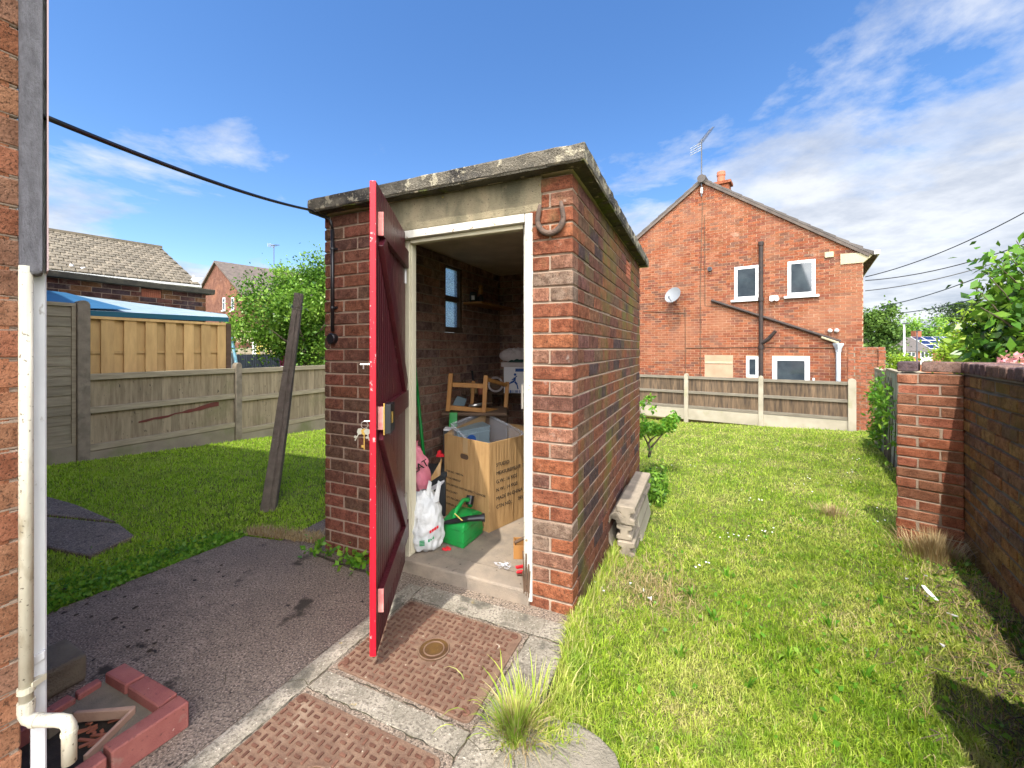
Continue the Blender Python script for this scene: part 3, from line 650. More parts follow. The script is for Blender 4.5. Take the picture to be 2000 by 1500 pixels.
g = MB(); q = b0+V((-.014, -.036, .02)); g.box(q, V((.03, 0, 0)), V((0, .003, 0)), Zc*.04); g.build('paper_label', 'boxwhite', t)

# horseshoe
hc = V(S(.105, -.014, 1.868)); pts = []; pr = []
for i in range(21):
    a = math.radians(-205+i*(230/20.)) ; x = math.cos(a)*.064; z = math.sin(a)*.068
    if i == 0 or i == 20: z += .012
    pts.append(hc+E2*(-x)*1+Zc*z); pr.append(.0145 if 3 < i < 17 else .012)
a0, a1 = pts[0], pts[-1]
pts = [a0+Zc*.035+E2*(-.006 if a0.x > a1.x else .006)*-1]+pts+[a1+Zc*.035+E2*(-.006 if a1.x > a0.x else .006)*-1]; pr = [.008]+pr+[.008]
g = MB(); g.tube(pts, pr, 8)
for i in (3, 6, 9, 13, 16, 19): g.lathe(pts[i]+NF*.011, [(.003, 0), (.003, .004), (.0005, .004)], 6, NF)
tag(g.build('horseshoe', 'rust', sm=True), 'rusty horseshoe hung points up on the brick pier beside the doorway', 'horseshoe')

# cable + conduit
cab = thing('cable', 'black overhead cable running from the house down the shed pier', 'cable', P(660, 660, 2.52))
g = MB(); pa = P(82, 226, 1.02); pb = S(1.625, -.03, 1.985+.10)
pb = P(606, 410, 2.52); n_ = 24; pts = []
for i in range(n_+1):
    t_ = i/n_; q = pa.lerp(pb, t_); q = q-Zc*(.025*4*t_*(1-t_)); pts.append(q)
pc = S(1.565, -.022, 0); cx, cy = pc.x, pc.y
pc2 = S(1.515, -.016, 0)
pts += [V((S(1.60, -.03).x, S(1.60, -.03).y, 2.08)), V((S(1.55, -.03).x, S(1.55, -.03).y, 2.065)), V((S(1.525, -.02).x, S(1.525, -.02).y, 2.04)), V((pc2.x, pc2.y, 1.99))]
g.tube(pts, [.0075]*(len(pts)), 8)
g.build('overhead_line', 'black', cab, sm=True)
g = MB(); g.tube([V((pc2.x, pc2.y, 1.985)), V((pc2.x, pc2.y, 1.36))], .0105, 10)
g.build('conduit', 'black', cab, sm=True)
for z in (1.86, 1.50):
    g = MB(); g.tube([V((pc2.x, pc2.y, z)), V((pc2.x, pc2.y, z+.012))], .0135, 10); g.box(S(1.535, -.014, z), NS*.05, D2*.012, Zc*.012); g.build('clip', 'black', cab)
g = MB(); g.lathe(S(1.515, .0, 1.315), [(.032, 0), (.033, .03), (.029, .036), (.001, .036)], 20, NF); g.build('junction_box', 'black', cab)

# ================================================================== things inside the shed
FZ = .071
def floorpt(x, y): return PZ(x, y, FZ)
# cardboard box
A = floorpt(955, 1041); B = floorpt(866, 1004); u = (B-A).normalized(); wv = V((-u.y, u.x, 0));
if wv.y < 0: wv = -wv
Lb, Wb_, Hb = .45, .62, .575
box = thing('cardboard_box', 'big open brown cardboard box with printed lettering just inside the door', 'box', A)
g = MB(); th = .006
g.box(A, u*Lb, wv*th, Zc*Hb); g.box(A+wv*th, u*th, wv*(Wb_-2*th), Zc*(Hb-.0)); g.box(A+u*(Lb-th)+wv*th, u*th, wv*(Wb_-2*th), Zc*Hb); g.box(A+wv*(Wb_-th), u*Lb, wv*th, Zc*Hb); g.box(A+u*th+wv*th+Zc*.002, u*(Lb-2*th), wv*(Wb_-2*th), Zc*.006)
g.build('carton', 'card', box, bevel=.002)
fl = MB(); hA = A+Zc*Hb
fl.prism([hA+u*Lb+wv*.02, hA+u*Lb+wv*.4, hA+u*(Lb-.02)+wv*.40+Zc*.10, hA+u*(Lb-.01)+wv*.04+Zc*.02], -u*.004)
fl.build('flap', 'card_in', box)
g = MB(); pts = []
hcn = A+u*(Lb*.52)+Zc*(Hb-.125)
for k in range(16):
    a = 2*math.pi*k/16; pts.append(hcn+u*((.022 if math.cos(a) > 0 else -.022)+.018*math.cos(a))+Zc*.018*math.sin(a)-wv*.0015)
g.prism(pts, -wv*.0008); g.build('hand_hole', 'wood_d', box)
rows = ['ITEM NO.: 34003456', 'PO NO:00042167', 'DESCRIPTION: RATTAN EFFECT LOUNGER', 'BLACK/GREY', 'QTY PER CARTON: 1 SET', 'SUPPLIER NO.: 70006']
for i, s_ in enumerate(rows):
    text_mesh('lettering', s_, .0185, A+u*(Lb-.025)-wv*.0015+Zc*(Hb-.262-i*.046), -u, Zc, 'ink', box, sx=1.12)
rows = ['STUDIO', 'MEASUREMENT: 70x42x47', 'G.W.: 16 KGS', 'N.W.: 14 KGS', 'MADE IN CHINA', 'CTN NO.:      285']
for i, s_ in enumerate(rows):
    text_mesh('lettering', s_, .034, A-u*.0015+wv*.065+Zc*(Hb-.165-i*.055), wv, Zc, 'ink', box, sx=1.05)
g = MB(); g.box(A+u*(Lb*.5-.024)-wv*.0012+Zc*(Hb-.10), u*.048, -wv*.0006, Zc*.10); g.build('packing_tape', 'tape', box)
# clear tub standing in the box
F_ = P(944, 806, 3.30); L_ = P(881, 829, 3.0); R_ = P(1024, 846, 3.05); N_2 = L_+R_-F_-Zc*.11
nrm = (L_-F_).cross(R_-F_).normalized()
if nrm.z < 0: nrm = -nrm
cen = (F_+N_2)/2
g = MB(); cor = [F_, L_, N_2, R_]; bot = [cen+(c-cen)*.86-nrm*.24 for c in cor]
for i in range(4): g.poly([cor[i], cor[(i+1) % 4], bot[(i+1) % 4], bot[i]])
g.poly(bot)
tb = thing('plastic_tub', 'clear plastic storage tub tilted in the mouth of the cardboard box', 'storage tub', cen-nrm*.24)
g.build('tub_body', 'clear', tb)
g = MB(); g.tube([F_, L_, N_2, R_, F_], .011, 8, cap=False); g.build('rim', 'clear', tb, sm=True)
# grey crate
ca = P(893, 843, 2.945); cb = P(956, 831, 3.03); uu = (cb-ca); cc_ = V((-uu.y, uu.x, 0)).normalized()
cc_ = cc_ if cc_.y > 0 else -cc_
cr = thing('plastic_crate', 'blue grey plastic crate sitting inside the cardboard box', 'crate', ca-Zc*.16)
g = MB(); g.box(ca-Zc*.16, uu, cc_*.17, Zc*.15); 
for z in (-.012, -.045, -.13): g.box(ca-Zc*(-z)-uu*.02-cc_*.006, uu*1.04, cc_*.182, Zc*.012)
for k in (.0, .3, .62, .97): g.box(ca-Zc*.15+uu*k-cc_*.005, uu*.03, cc_*.01, Zc*.14)
g.build('crate_body', 'greyplast', cr, bevel=.002)
g = MB(); g.lathe(ca+uu*.42-cc_*.006-Zc*.075, [(.035, 0), (.035, .003), (.001, .003)], 18, -cc_); g.build('blue_disc', 'blue', cr)
# fuel can
A = floorpt(905, 1074); B = floorpt(863, 1060); Cc = floorpt(944, 1041)
u = (B-A); w_ = (Cc-A); can = thing('fuel_can', 'green plastic petrol can with black spout in front of the cardboard box', 'fuel can', A)
def cn(a, b, z): return A+u*a+w_*b+Zc*z
prof = [(0, 0), (.03, .0), (.03, .115), (0, .125), (.02, .145), (.35, .175), (.65, .185), (.97, .15), (1, .13), (1, 0)]
g = MB(); g.prism([cn(0.0, b, z) for b, z in [(0, .0), (0, .128), (.06, .142), (.45, .17), (.75, .165), (1, .13), (1, 0)]], u)
g.build('can_body', 'fuel', can, bevel=.012, segs=3, sm=True)
g = MB()
for z in (.035, .10): g.box(cn(-.012, -.008, z), u*1.024, w_*1.016, Zc*.003)
g.build('rib', 'fuel', can)
g = MB(); g.tube([cn(.5, .05, .155), cn(.5, .15, .20), cn(.5, .5, .235), cn(.5, .8, .215), cn(.5, .86, .17)], [.013, .013, .013, .015, .018], 8); g.build('handle', 'fuel', can, sm=True)
g = MB(); g.tube([cn(.5, .80, .185), cn(.5, .88, .235)], .026, 14); g.build('cap', 'black', can)
g = MB(); p0 = P(862, 1022, 2.50); p1 = P(915, 1013, 2.46); p2 = P(941, 1011, 2.46)
g.tube([p0, p0.lerp(p1, .5), p1, p2], [.010, .016, .017, .019], 12); g.tube([p2, p2+(p2-p1).normalized()*.018], .024, 12); g.build('spout', 'black', can)
g = MB(); g.tube([P(888, 1003, 2.45), P(903, 1017, 2.42)], .0035, 6); g.build('tie', 'yellow', can)

# bags
def bag(name, label, cat, c, prof, matn, wob, seed, lean=V((0, 0, 0)), sq=(1, 1), n=28, sub=2, xd=V((1, 0, 0))):
    rr = random.Random(seed); g = MB(); ph = [rr.uniform(0, 6.28) for _ in range(6)]; yd = Zc.cross(xd)
    for i, (rad, h) in enumerate(prof):
        for k in range(n):
            t_ = 2*math.pi*k/n; f = 1+wob*(math.sin(3*t_+ph[0]+h*9)*.5+math.sin(7*t_+ph[1]-h*20)*.35+math.sin(11*t_+ph[2]+h*33)*.25)
            q = c+lean*h+xd*(math.cos(t_)*rad*f*sq[0])+yd*(math.sin(t_)*rad*f*sq[1])+Zc*(h+rr.uniform(-.004, .004)); g.v.append(tuple(q))
    for i in range(len(prof)-1):
        for k in range(n): g.f.append((i*n+k, i*n+(k+1) % n, (i+1)*n+(k+1) % n, (i+1)*n+k)); g.r.append(.5); g.m.append(0)
    g.f.append(tuple(reversed(range(n)))); g.r.append(.5); g.m.append(0)
    t = thing(name, label, cat, c); ob = g.build('bag_body', matn, t, sm=True)
    md = ob.modifiers.new('s', 'SUBSURF'); md.levels = md.render_levels = sub
    tx = bpy.data.textures.new('crumple', 'CLOUDS'); tx.noise_scale = .035
    dm = ob.modifiers.new('d', 'DISPLACE'); dm.texture = tx; dm.strength = .034; dm.mid_level = .5
    return t
c = floorpt(831, 1070)
wb_ = bag('carrier_bag', 'crumpled white carrier bag with red and green print on the shed floor', 'bag', c,
    [(.055, .0), (.088, .015), (.102, .07), (.108, .14), (.104, .2), (.09, .26), (.07, .30), (.05, .33), (.03, .345)], 'bagwhite', .11, 3, lean=V((-.02, .02, 0)))
for (sx_, ox) in ((1, -.005), (1, .05)):
    g = MB(); b_ = c+V((ox, -.04, .28))
    g.prism([b_, b_+V((.035, 0, .01)), b_+V((.05, .0, .12)), b_+V((.03, .01, .13))], V((0, .006, 0))); g.build('bag_handle', 'bagwhite', wb_, bevel=.002)
g = MB(); b_ = c+V((.045, -.105, .13))
for i in range(4): g.box(b_+V((.012*i, .012*i*.55, .006*i)), V((.010, .0055, .004)), V((0, .001, 0)), Zc*.016)
g.build('red_mark', 'red', wb_)
g = MB(); b_ = c+V((-.01, -.116, .065))
for i in range(4): g.box(b_+V((0, 0, .008*i)), V((.028, .006, 0)), V((0, .001, 0)), Zc*.005)
for i in range(3): g.box(b_+V((.045+.011*i, .022+.006*i, .012+.006*i)), V((.008, .004, 0)), V((0, .001, 0)), Zc*.016)
g.build('green_mark', 'greenink', wb_)
c = V((-.66, 2.78, FZ))
t = thing('bucket', 'pale bucket holding up the pink bag behind the door frame', 'bucket', c)
g = MB(); g.lathe(c, [(.095, 0), (.115, .22), (.12, .225), (.118, .232)], 24); g.build('bucket_body', 'upvc', t, sm=True)
g = MB(); g.tube([c+V((math.cos(a)*.12, math.sin(a)*.12, .225)) for a in [i*math.pi/12 for i in range(25)]], .004, 6, cap=False); g.build('rim', 'greyplast', t)
c = V((-.605, 2.73, FZ+.236))
pb_ = bag('rubble_sack', 'pink printed plastic sack slumped behind the white carrier bag', 'bag', c,
    [(.04, 0), (.072, .02), (.080, .08), (.082, .14), (.075, .2), (.055, .25), (.035, .285), (.02, .31), (.03, .34)], 'bagpink', .09, 5, lean=V((-.12, 0, 0)))
text_mesh('lettering', 'GREAT', .062, c+V((-.085, -.092, .11)), V((.82, 0, .50)), V((-.50, .0, .85)), 'ink', pb_, ext=.003)

# green broom handle
g = MB(); g.tube([V((-.585, 2.95, FZ)), V((-.797+.03, 3.215, 1.265))], .0125, 10)
tag(g.build('broom_handle', 'greenpole', sm=True), 'long green pole leaning on the brick wall inside the shed', 'pole')

# bench across the back + what stands on it
bz = .80
t = thing('workbench', 'dark rough wooden bench across the back of the shed', 'bench', S(.7, 2.05, FZ))
g = MB(); g.box(S(1.46, 1.80, bz), NS*1.30, D2*.42, Zc*.03); g.build('bench_top', 'wood_d', t, bevel=.003)
for a_, b_ in ((1.42, 1.84), (.20, 1.84), (1.42, 2.18), (.20, 2.18)):
    g = MB(); g.box(S(a_, b_, FZ), NS*.05, D2*.04, Zc*(bz-FZ)); g.build('leg', 'wood_d', t)
q = P(984, 769, 3.95); 
wbx = thing('white_box', 'white cardboard box printed with a blue running figure on the bench', 'box', V((q.x, q.y, bz+.031)))
w0 = V((q.x, q.y, bz+.031)); hh = .255
g = MB(); g.box(w0, V((.24, 0, 0)), V((0, .16, 0)), Zc*hh); g.build('carton', 'boxwhite', wbx, bevel=.002)
g = MB(); g.box(w0+V((-.028, -.012, hh-.005)), V((.28, 0, 0)), V((0, .18, 0)), Zc*.045); g.build('lid', 'cloth', wbx, bevel=.008)
g = MB(); y_ = -.0015
def fig(pts, ww):
    for i in range(len(pts)-1):
        g.bar(w0+V((pts[i][0], y_, pts[i][1])), w0+V((pts[i+1][0], y_, pts[i+1][1])), ww, .001, side=V((0, 0, 1)) if abs(pts[i][1]-pts[i+1][1]) < abs(pts[i][0]-pts[i+1][0]) else V((1, 0, 0)))
fig([(.105, .15), (.10, .115)], .022); fig([(.10, .115), (.065, .10)], .018); fig([(.065, .10), (.02, .065)], .014); fig([(.105, .11), (.125, .085)], .018); fig([(.125, .085), (.135, .04)], .012); fig([(.105, .145), (.075, .125)], .009); fig([(.108, .15), (.125, .165)], .009)
g.lathe(w0+V((.107, y_, .178)), [(.012, 0), (.012, .001), (.001, .001)], 12, V((0, -1, 0)))
g.box(w0+V((.11, y_, .205)), V((.10, 0, 0)), V((0, .001, 0)), Zc*.03)
for i in range(13): g.box(w0+V((.008+.017*i, y_, .003)), V((.007 if i % 3 else .012, 0, 0)), V((0, .001, 0)), Zc*.026)
g.build('blue_print', 'blue', wbx)
c = w0+V((.12, .06, hh+.045))
pil = bag('pillow', 'pale crumpled pillow on top of the white printed box', 'pillow', c,
    [(.08, 0), (.13, .012), (.155, .045), (.14, .085), (.10, .115), (.05, .128)], 'cloth', .06, 9, sq=(1.1, .7))
g = MB(); g.prism([w0+V((.04, -.03, hh+.042)), w0+V((.25, -.03, hh+.042)), w0+V((.22, -.03, hh+.065)), w0+V((.11, -.03, hh+.075)), w0+V((.06, -.03, hh+.058))], V((0, .02, 0)))
tag(g.build('folded_cloth', 'darkcloth', bevel=.003), 'dark green cloth tucked under the pillow on the white box', 'cloth')
# fan guard
c = P(968, 741, 4.05); c.z = bz+.031+.075
t = thing('fan_guard', 'round wire fan guard standing on the bench beside the white box', 'fan guard', c-Zc*.075)
g = MB()
for r_ in (.072, .062): g.tube([c+V((math.cos(a)*r_, 0, math.sin(a)*r_)) for a in [i*math.pi/14 for i in range(29)]], .0045, 6, cap=False)
for i in range(28): a = i*math.pi/14; g.bar(c+V((math.cos(a)*.058, 0, math.sin(a)*.058)), c+V((math.cos(a)*.074, 0, math.sin(a)*.074)), .003, .003)
g.build('ring', 'cloth', t)
g = MB(); g.lathe(c+V((0, .02, 0)), [(.056, 0), (.05, .01), (.001, .012)], 20, V((0, -1, 0))); g.build('hub', 'wood_d', t)
# brush on bench
c = P(925, 735, 3.95); c.z = bz+.031
t = thing('wallpaper_brush', 'black handled brush standing upright at the back of the shed', 'brush', c)
g = MB(); g.box(c+V((-.035, 0, .0)), V((.07, 0, 0)), V((0, .03, 0)), Zc*.06); g.build('bristles', 'straw', t)
g = MB(); g.box(c+V((-.04, -.003, .06)), V((.08, 0, 0)), V((0, .036, 0)), Zc*.04); g.tube([c+V((0, .015, .10)), c+V((-.008, .015, .13)), c+V((-.016, .015, .215))], [.014, .009, .011], 10); g.build('handle', 'black', t)
c = P(905, 745, 3.85); c.z = bz+.031
g = MB(); g.bar(c, c+V((-.035, .1, .19)), .018, .012); g.bar(c+V((.02, .0, 0)), c+V((-.0, .1, .15)), .014, .012)
tag(g.build('wooden_stick', 'wood_d'), 'short dark sticks leaning beside the brush at the back', 'stick')
c = P(940, 748, 3.85); c.z = bz+.031
g = MB(); g.lathe(c, [(.03, 0), (.032, .06), (.016, .085), (.014, .1)], 14)
tag(g.build('paint_bottle', 'terracotta', sm=True), 'squat reddish bottle beside the brush on the bench', 'bottle')

# upturned wooden stool frame
st = thing('wooden_stool', 'orange varnished stool frame lying on its side on the clutter', 'stool', P(930, 803, 3.35))
Y1, Y2 = 3.22, 3.50
def pole(x0, y0, x1, y1, Y, wd, nm='leg', Yb=None):
    g = MB(); g.bar(P(x0, y0, Y), P(x1, y1, Yb or Y), wd, .03, side=V((1, 0, 0)) if abs(x0-x1) < abs(y0-y1) else Zc); g.build(nm, 'wood_o', st, bevel=.003)
pole(881, 729, 875, 803, Y1, .034); pole(949, 733, 945, 806, Y1, .034)
pole(884, 751, 944, 754, Y1+.004, .036, 'rail'); pole(879, 796, 941, 801, Y1+.004, .034, 'rail')
pole(991, 746, 987, 805, Y2, .034); pole(950, 741, 988, 752, Y1+.03, .03, 'rail', Y2-.02); pole(949, 800, 984, 803, Y1+.03, .03, 'rail', Y2-.02)
pole(925, 744, 921, 800, Y2, .03)
g = MB(); g.box(P(862, 812, 3.18), V((.50, 0, 0)), V((0, .38, 0)), Zc*.022); tag(g.build('plank', 'wood_d', bevel=.002), 'dark plank under the upturned stool frame', 'plank')
z0_ = P(862, 812, 3.18).z
t = thing('storage_chest', 'dark chest carrying the plank and stool behind the cardboard box', 'chest', V((-.28, 3.45, FZ)))
g = MB(); g.box(V((-.46, 3.26, FZ)), V((.42, 0, 0)), V((0, .3, 0)), Zc*(z0_-FZ-.03)); g.build('body', 'wood_d', t, bevel=.004)
g = MB(); g.box(V((-.47, 3.25, z0_-.029)), V((.44, 0, 0)), V((0, .32, 0)), Zc*.026); g.build('lid', 'wood_d', t, bevel=.003)
g = MB(); p = P(916, 794, 3.3); q = P(946, 788, 3.34); g.tube([p, q], .014, 10); g.tube([q, P(962, 787, 3.4)], [.010, .003], 8)
tag(g.build('torch', 'steel', sm=True), 'silver metal tube lying inside the stool frame', 'tool')
g = MB(); p = P(880, 798, 3.35); g.prism([p, P(893, 773, 3.35), P(912, 779, 3.4), P(905, 798, 3.4)], V((0, .012, 0))); tag(g.build('picture_frame', 'greyplast', bevel=.002), 'small pale framed panel leaning behind the stool rail', 'frame')
p = P(884, 835, 3.12)
g = MB(); g.prism([P(876, 840, 3.1), P(892, 838, 3.1), P(893, 806, 3.14), P(878, 806, 3.14)], V((0, .03, 0))); tag(g.build('green_board', 'greenpole', bevel=.002), 'green plastic board wedged behind the cardboard box', 'board')
t0_ = V((-.50, 3.02, FZ)); g = MB(); g.box(t0_, V((.075, 0, 0)), V((0, .10, 0)), Zc*.585, m=0); g.box(t0_+V((0, 0, .5851)), V((.085, 0, 0)), V((0, .10, 0)), Zc*.012, m=1)
tag(g.build('black_carton', ['darkplast', 'boxwhite'], bevel=.002), 'tall black carton with white top behind the cardboard box', 'carton')
# dark crate + papers on the left of the box
c0_ = V((-.62, 2.93, FZ)); t = thing('grey_crate', 'dark grey crate of papers between the white bag and cardboard box', 'crate', c0_)
g = MB(); g.box(c0_, V((.15, 0, 0)), V((0, .22, 0)), Zc*.30); g.box(c0_+V((-.01, -.01, .28)), V((.17, 0, 0)), V((0, .24, 0)), Zc*.03); g.build('crate_body', 'darkplast', t, bevel=.003)
g = MB()
for i in range(4): q = c0_+V((-.0+.01*i, -.03-.004*i, .16+.012*i)); g.prism([q, q+V((.12, 0, .06)), q+V((.12, 0, .075)), q+V((0, 0, .012))], V((0, .003, 0)))
g.build('papers', 'boxwhite', t)
g = MB(); g.prism([P(833, 946, 2.80), P(860, 928, 2.80), P(863, 895, 2.80), P(846, 925, 2.80)], V((0, .005, 0)));
tag(g.build('cardboard_scrap', 'card'), 'torn flap of brown cardboard beside the pink sack', 'cardboard')
g = MB(); g.box(P(852, 893, 3.0), V((.06, 0, 0)), V((0, .05, 0)), Zc*.02); g.tube([P(856, 886, 3.02), P(862, 884, 3.02)], .02, 10)
tag(g.build('red_tin', 'red', bevel=.002), 'small red round tin on top of the dark grey crate', 'tin')
# floor bits
g = MB(); c = floorpt(871, 1074)
for dx, dy, rr in ((0, 0, .014), (.018, .004, .013), (-.014, .004, .011), (.006, .018, .012)): g.lathe(c+V((dx, dy, 0)), [(rr, 0), (rr*.9, .008), (rr*.3, .012)], 10)
tag(g.build('plastic_scrap', 'red', sm=True), 'small red plastic scrap on the shed floor before the petrol can', 'scrap')
c = floorpt(1003, 1092); t = thing('wooden_block', 'small orange wooden box tucked against the right door jamb', 'wooden box', c)
g = MB()
g.box(c, V((.12, -.01, 0)), V((.0, .008, 0)), Zc*.075); g.box(c+V((0, .009, 0)), V((.008, 0, 0)), V((0, .10, 0)), Zc*.075); g.box(c+V((.112, .009, 0)), V((.008, 0, 0)), V((0, .10, 0)), Zc*.075); g.box(c+V((0, .10, 0)), V((.12, 0, 0)), V((.0, .008, 0)), Zc*.075)
g.build('sides', 'wood_o', t, bevel=.001)
g = MB(); g.tube([c+V((.005, .02, .083)), c+V((.09, .05, .11))], .009, 8); g.build('peg', 'wood_d', t)
c = floorpt(1018, 1128)
t = thing('clothes_pegs', 'stack of red plastic and brown pegs by the rotten jamb foot', 'pegs', c)
for i in range(6):
    g = MB(); q = c+V((R.uniform(-.03, -.02), R.uniform(-.005, .02), .004+.009*i)); g.bar(q, q+V((.065, R.uniform(-.02, .03), R.uniform(-.004, .004))), .012, .006); g.build('peg', 'red' if i > 1 else 'wood_d', t, bevel=.001)
g = MB(); c = floorpt(988, 1108)
for i in range(60):
    q = c+V((R.gauss(0, .022), R.gauss(0, .014), abs(R.gauss(0, .008))+.002)); g.poly([q, q+V((R.uniform(-.02, .02), R.uniform(-.02, .02), R.uniform(0, .01))), q+V((R.uniform(-.02, .02), R.uniform(-.02, .02), R.uniform(0, .015)))])
tag(g.build('clear_packet', 'clear', recalc=False), 'crumpled clear plastic packet on the door step', 'packet')
# ================================================================== HOUSE at the left edge
PH = 1.549
def HS(t, off=0.0, z=0.0):            # along the house side wall; off = out from the wall (towards the garden)
    return -(-NS)*0 + V((-.9107*(PH-off)+.4131*t, .4131*(PH-off)+.9107*t, z))
TE = .44
home = thing('brick_house', 'red brick house wall filling the left edge with grey lagging and white pipes', 'house', HS(-3, -3, 0))
g = MB(); bricks(g, HS(-1.8, 0), D2, NS, TE+1.8, 5.35, z0=-.05, start=1, jit=.0008, proud=.0028); g.jitter(.0012); g.build('wall', ['brick_home', 'mortar'], home, bevel=.003)
g = MB(); g.box(HS(-7, -.11), D2*5.2, NS*.10, Zc*5.3); g.box(HS(TE-.02, -.003), -NS*8.5, -D2*.25, Zc*5.3)
g.build('wall', 'brick_home', home)
g = MB(); a = HS(TE+.10, .04, 5.3); b = HS(-7.1, .04, 5.3); w8 = -NS*8.7
g.box(a, w8, b-a, Zc*.12); rg = a+(b-a)*.5+Zc*2.2
g.prism([a+Zc*.12, b+Zc*.12, rg], w8); g.build('roof', 'tile_d', home)
# lagging panel, trunking, pipe
g = MB(); p0 = P(36, 537, 1.0); p1 = P(84, 537, .992)
g.box(V((p0.x, 1.0, p0.z)), V((p1.x-p0.x, -.006, 0)), V((-.116, .098, 0)), Zc*1.6); g.jitter(.0015); g.build('pipe_lagging', 'lagging', home, bevel=.008, segs=2)
g = MB(); g.box(V((p1.x+.0005, 1.0, p0.z+.01)), V((.004, 0, 0)), V((-.119, .10, 0)), Zc*1.6); g.build('trim_strip', 'trim', home)
g = MB(); q0 = P(60, 560, 1.02); q1 = P(91, 560, 1.04)
g.box(V((q0.x, q0.y, .02)), V((q1.x-q0.x, .02, 0)), V((-.066, .055, 0)), Zc*2.6); g.jitter(.0008); g.build('trunking', 'trunk', home, bevel=.003)
g = MB(); q = P(58, 1290, 1.015); g.box(V((q0.x-.002, q0.y-.006, P(70,1300,1.03).z)), V((q1.x-q0.x+.008, .018, .016)), V((-.072, .06, 0)), Zc*.022); g.build('trunking_clip', 'trunk', home, bevel=.002)
pr_ = .0125; cxp = P(51, 900, 1.0)
g = MB(); zt = 1.45; zb2 = P(51, 1405, 1.0).z
E_ = V((cxp.x, cxp.y, zb2)); F2 = P(132, 1420, 1.0); F2.z = zb2-.004
g.tube([V((cxp.x, cxp.y, zt)), V((cxp.x, cxp.y, zb2+.03))], pr_, 16); g.build('waste_pipe', 'pipe', home, sm=True)
wpo = bpy.data.objects[[o.name for o in bpy.data.objects if o.name.startswith('waste_pipe')][0]]
g = MB(); g.tube([E_+Zc*.035, E_+Zc*.012, E_+V((.006, 0, .002)), E_+V((.02, 0, -.002)), F2-V((.02, 0, -.002)), F2-V((.004, 0, .001)), F2+V((.004, 0, -.012)), F2+V((.004, 0, -.10))], [.0145, .0145, .014, .014, .0138, .014, .014, .0135], 16); g.build('elbow', 'pipe', wpo, sm=True)
for (a_, b_, r_) in ((E_+Zc*.02, E_+Zc*.045, .0155), (F2+V((.004, 0, -.03)), F2+V((.004, 0, -.022)), .0155), (E_+V((.018, 0, -.002)), E_+V((.030, 0, -.002)), .0153)):
    g = MB(); g.tube([a_, b_], r_, 16); g.build('collar', 'pipe', wpo)
g = MB(); q = V((cxp.x, cxp.y, P(51, 1345, 1.0).z)); g.tube([q-Zc*.008+V((0, 0, 0)), q+Zc*.006+V((0, 0, .0))], .0155, 16); g.box(q+V((-.016, .0, -.008)), V((.032, 0, .008)), V((0, .03, 0)), Zc*.014); g.build('bracket', 'cream', wpo)

# low brick surround of the drain gully
gz = .075
sur = thing('gully_surround', 'low ring of smooth red bricks round the broken drain gully', 'brick surround', PZ(230, 1400, 0))
def brk(px, zt=gz, zb_=0.0, m='brick_red', nm='brick'):
    g = MB(); w = [PZ(x, y, zt) for x, y in px]; g.prism([V((p.x, p.y, zb_)) for p in w], Zc*(zt-zb_)); g.jitter(.0008); return g.build(nm, m, sur, bevel=.004)
brk([(205, 1314), (245, 1293), (284, 1316), (245, 1338)]); brk([(248, 1340), (287, 1318), (347, 1352), (310, 1380)])
brk([(350, 1356), (370, 1369), (219, 1469), (200, 1455)], zt=.085); brk([(196, 1464), (209, 1479), (140, 1530), (118, 1516)], zt=.085); brk([(115, 1518), (137, 1533), (30, 1610), (10, 1590)], zt=.085)
brk([(146, 1349), (191, 1323), (199, 1330), (153, 1358)], zt=.06); brk([(80, 1388), (133, 1355), (149, 1362), (92, 1396)], zt=.06); brk([(20, 1425), (74, 1392), (88, 1399), (32, 1434)], zt=.06)
g = MB(); w = [PZ(x, y, .035) for x, y in [(200, 1330), (250, 1350), (315, 1385), (345, 1375), (262, 1386)]]
def mpoly(px, zt, m, nm):
    g = MB(); w = [PZ(x, y, zt) for x, y in px]; g.prism([V((p.x, p.y, .001)) for p in w], Zc*(zt-.001)); g.jitter(.001); return g.build(nm, m, sur)
mpoly([(198, 1334), (215, 1322), (312, 1388), (345, 1372), (262, 1388), (140, 1392), (95, 1425), (70, 1420)], .040, 'sand', 'mortar_bed')
mpoly([(262, 1386), (345, 1368), (355, 1364), (205, 1466), (170, 1486)], .0405, 'sand', 'mortar_bed')
g = MB(); a, b, c_ = PZ(145, 1398, .05), PZ(262, 1388, .05), PZ(165, 1484, .05)
g.bar(a-Zc*.005, b-Zc*.005, .012, .03); g.bar(b-Zc*.004, c_-Zc*.004, .012, .03); g.jitter(.002); g.build('clay_rim', 'broken', sur, bevel=.002)
g = MB(); w = [PZ(x, y, .004) for x, y in [(90, 1400), (262, 1396), (180, 1492), (60, 1560), (20, 1480)]]; g.prism(w, Zc*.004); g.build('gully_pit', 'soil', sur)
g = MB()
for i in range(14): q = PZ(R.uniform(150, 220), R.uniform(1410, 1460), .012); g.bar(q, q+V((R.uniform(-.05, .05), R.uniform(-.05, .05), R.uniform(0, .012))), .008, .005)
g.build('debris', 'terracotta', sur)
g = MB(); T1 = V((-1.605, 1.572, 0)); T2 = V((-1.783, 1.663, 0))
g.prism([T1, T2, T2-D2*.42, T1-D2*.42], Zc*.10); tag(g.build('stone_block', 'stone_d', bevel=.016, segs=3), 'dark weathered stone block behind the white downpipe', 'stone block')
